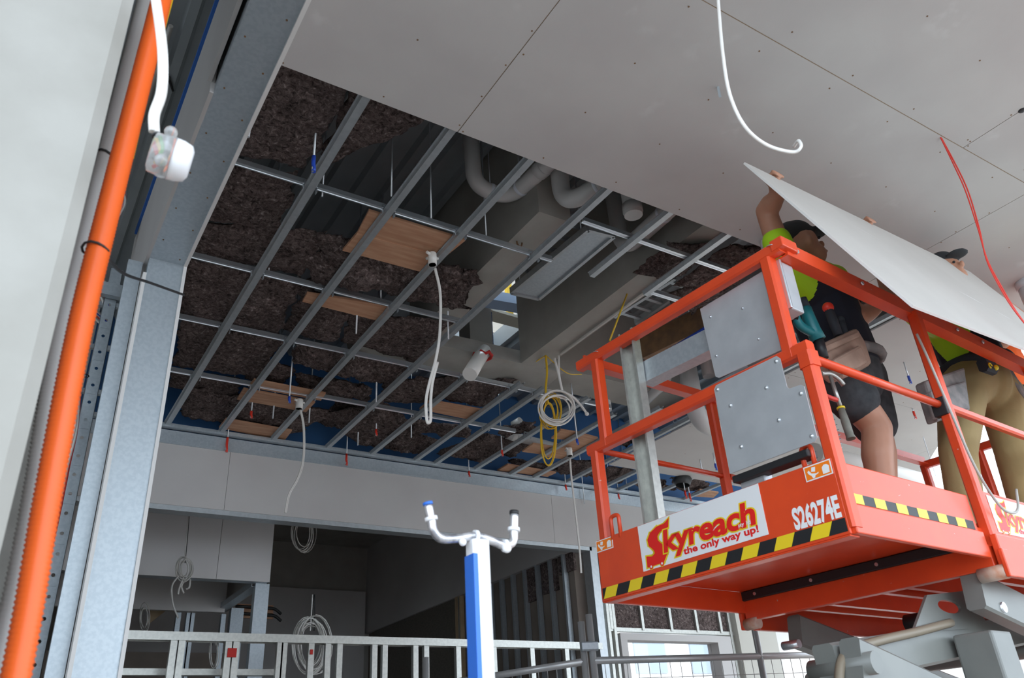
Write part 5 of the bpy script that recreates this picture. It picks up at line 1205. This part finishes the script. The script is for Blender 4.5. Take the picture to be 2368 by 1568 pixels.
for u, v0, v1, c, cl in ((728,332,398,'b',36),(673,868,932,'b',14),(583,935,967,'r',16),(633,942,968,None,0),(716,950,978,None,0),(528,998,1046,'r',34),(870,985,1007,'r',14),(828,1008,1030,None,0),(802,1038,1076,'r',26),
    (825,735,772,None,0),(870,905,930,None,0),(1036,758,785,None,0),(951,992,1012,None,0),(1084,1080,1102,'r',12),(1160,1030,1054,'r',13),(1307,1110,1133,'r',12),(1347,1120,1165,None,0),(1412,1140,1172,None,0),
    (1429,1135,1154,'r',12),(1452,1145,1173,'r',14),(1481,1090,1110,'r',14),(1578,1100,1152,'r',18),(1588,1105,1158,'r',18),(1572,318,300,None,0)):
    if v1 > v0: rod(u, v0, v1, c, cl)
for u, v0, v1, c, cl, lb_ in ((1619,1064,1088,None,0,'bare rod poking through the far finished ceiling'),(1649,1048,1086,'b',14,'blue tipped rod poking through the far finished ceiling'),(2090,838,882,'b',14,'dark tipped rod through the ceiling between the two workers'),(2110,945,966,'r',14,'red capped rod through the ceiling beside the khaki trousers'),(1326,938,1026,'b',12,'long blue tipped rod above the lift side junction cup'),(577,300,318,None,0,'short rod stub next to the steel header')):
    rod(u, v0, v1, c, cl, H-0.002 if u > 1500 else None, lb_)
b = PZ(1576,1105,2.80); 
dl = thing('downlight_sleeve', 'torn black plastic sleeve around two red capped rods', 'sleeve', b)
MB().tube([b+V(0,0,0.02), b+V(0.01,0,-0.03), b+V(0,0,-0.09)], [0.09,0.11,0.08], 12, caps=False).build('sleeve_body', mat('black_film',(0.03,0.03,0.03),0.4), dl)
hk = PZ(1660,200,2.8)
h_ = thing('ceiling_hook', 'small zinc bracket poking out of a hole in the finished ceiling', 'bracket', hk)
MB().bar(hk+V(0,0,0.01), hk+V(0.012,0.01,-0.055), 0.012, 0.006).build('tongue', M_galv, h_)
hk2 = PZ(2364,255,2.8); tag(MB().ball(hk2, 0.02, sx=(1,1,0.4)).build('ceiling_plug', M_black), 'dark plug in the finished ceiling beyond the red cable', 'plug')

# ================================================================ PROP POLE
pp = PY(1104,1252,1.45); pb_ = V(pp.x-0.005, pp.y, 0)
pr = thing('prop_stand', 'white and blue post topped by a foil wrapped U shaped yoke', 'prop stand', pb_)
wv = 0.020
MB().bar(pb_, pp, 0.040, 0.036, V(0,1,0), 0.004).build('post', M_polew, pr)
MB().box((pp.x-wv-0.0015,pp.y-0.0185,0.05), (pp.x-wv+0.009,pp.y+0.019,pp.z-0.03)).build('blue_side', M_poleb, pr)
yk = [PY(u,v,1.45) for u,v in ((990,1168),(997,1200),(1003,1228),(1022,1246),(1060,1245),(1100,1240),(1140,1252),(1168,1262),(1186,1252),(1188,1225),(1189,1190))]
MB().tube(spline(yk,5), 0.0095, 12).build('yoke', M_foil, pr)
for i, f in ((1,0.0135),(5,0.013),(7,0.0135),(9,0.0135)): 
    d = (yk[i+1]-yk[i-1]).normalized(); MB().tube([yk[i]-d*0.004, yk[i]+d*0.004], f, 12).build('binding', M_polew, pr)
MB().ball(PY(1172,1268,1.44), 0.010).build('bolt', M_polew, pr); MB().ball(PY(1070,1254,1.44), 0.008).build('bolt', M_polew, pr)
MB().tube([yk[0], yk[0]+(yk[0]-yk[1]).normalized()*0.006], 0.0105, 12).build('blue_end', M_poleb, pr); MB().tube([yk[-1], yk[-1]+(yk[-1]-yk[-2]).normalized()*0.008], 0.0105, 12).build('black_end', M_black, pr)
MB().box((pp.x-0.25,pp.y-0.25,0.0), (pp.x+0.25,pp.y+0.25,0.012)).build('base_plate', M_galvrib, pr)

# ================================================================ TEMPORARY FENCE
FZ = Zr(0.57)
def fence(p, q, label, posts=((0,0.28),(1,0.28)), wires=True):
    f = thing('temporary_fence', label, 'fence', V(p.x,p.y,0))
    MB().tube([p,q], 0.022, 14).build('top_rail', M_tubeg, f); lo = V(0,0,0.15-p.z)
    MB().tube([p+lo,q+lo], 0.0185, 14).build('bottom_rail', M_tubeg, f)
    for t, ex in posts:
        c = p.lerp(q,t); MB().tube([V(c.x,c.y,0), c+V(0,0,ex)], 0.022, 14).build('post', M_tubeg, f)
    n = int((q-p).length/0.075)
    for i in range(1,n): c = p.lerp(q, i/n); MB().cyl(V(c.x,c.y,0.16), c, 0.0022, n=5).build('wire', M_tubeg, f)
    for z in (0.3,0.62,0.94,1.26,1.58,1.88,2.06):
        MB().cyl(V(p.x,p.y,z), V(q.x,q.y,z), 0.0022, n=5).build('cross_wire', M_tubeg, f)
    return f
g0 = PZ(1352,1530,0.57); g1 = PZ(1110,1568,0.57); g2 = PZ(1372,1528,0.57); g3 = PZ(1757,1518,0.57)
fence(g0, g0+(g1-g0)*1.6, 'galvanised temporary fence panel leading back to the stud wall', posts=((0,0.24),(1,0.2)))
f2_ = fence(g2, g2+(g3-g2)*2.2, 'galvanised temporary fence panel passing behind the scissor arms', posts=((0,0.28),(0.4545,0.23),(1,0.2)))
cl_ = g0.lerp(g2,0.5)
tag(MB().bar(g0+V(-0.03,-0.02,0.085), g2+V(0.03,-0.02,0.085), 0.05, 0.055, V(0,0,1), 0.008).build('fence_clamp', M_galv), 'steel clamp joining the two fence posts', 'clamp')

# ================================================================ CABLES IN THE DARK ROOM
def tangle(u, v, ru, rv, n, m, r, y, name, label, drop=None):
    t = thing(name, label, 'cable bundle', PY(u,v,y))
    for k in range(n):
        f = 1+random.uniform(-0.3,0.15); du = random.uniform(-ru*0.3,ru*0.3); dv = random.uniform(-rv*0.1,rv*0.1)
        MB().tube([PY(u+du+ru*f*math.cos(2*math.pi*i/20), v+dv+rv*f*math.sin(2*math.pi*i/20), y+0.02*math.sin(i+k)) for i in range(20)], r, 5, closed=True).build('loop', m if k % 3 else M_cableg, t)
    if drop:
        for k in range(max(2,n//3)):
            o = random.uniform(-5,5); MB().tube(spline([PY(drop[0]+o*0.5,drop[1],y), PY((drop[0]+u)/2+o,(drop[1]+v)/2,y), PY(u+o,v-rv*0.5,y)],5), r, 5).build('drop', m if k % 2 else M_cablek, t)
    return t
tangle(698,1235,24,42,6,M_cablew,0.005,8.6,'cable_loop','loop of white cables hanging in the dark room behind the bulkhead',(698,1150))
t = tangle(428,1315,16,26,5,M_cableg,0.006,7.8,'cable_bundle','knotted bundle of grey and black cables hanging in front of the boxed soffit',(438,1185))
for pts in (((415,1330),(398,1355),(400,1395),(412,1430)),((425,1335),(415,1360),(412,1375)),((430,1340),(420,1355),(425,1372)),((440,1340),(438,1358),(430,1363))):
    MB().tube(spline([PY(a,b,7.8) for a,b in pts],6), 0.008, 6).build('tail', M_cableg, t)
tangle(722,1490,34,62,14,M_cablew,0.007,9.0,'cable_bundle','large tangled bundle of pale cables hanging at the end wall',(725,1375))
tangle(495,1510,10,35,4,M_cablew,0.005,9.2,'cable_loop','small loop of white cable behind the stud wall',(495,1470))
tangle(335,1430,10,30,4,M_cableg,0.006,9.0,'cable_loop','small coil of grey cable beside the jamb',None)
o = thing('pipe_board', 'brown timber board with two pipes on the dark room end wall', 'board', PY(590,1412,10.8))
MB().prism([PY(545,1396,10.8),PY(632,1400,10.8),PY(632,1432,10.8),PY(545,1428,10.8)], V(0,0.02,0)).build('board', M_ply, o)
for dv in (0,16): MB().tube(spline([PY(545,1402+dv,10.75),PY(610,1406+dv,10.75),PY(634,1408+dv,10.75),PY(650,1420+dv,10.75)],5), 0.02, 8).build('pipe', M_cablek, o)
q = [PY(352,1386,9.9),PY(415,1388,9.9),PY(342,1445,9.9)]
tag(MB().prism(q, V(0,0.05,0)).build('timber_offcut', M_timber), 'triangular pale timber offcut behind the stud wall', 'timber')

# ================================================================ OUTSIDE
ob_ = thing('building', 'pale apartment block outside the bright window', 'building', V(9,20,0))
MB().box((0,19,0), (26,24,9)).build('facade', M_fac, ob_)
for i in range(8):
    for j in range(3): MB().box((3+2.2*i,18.95,1.2+2.6*j), (4.2+2.2*i,19.0,2.6+2.6*j)).build('window', mat('far_glass',(0.25,0.3,0.36),0.1), ob_)
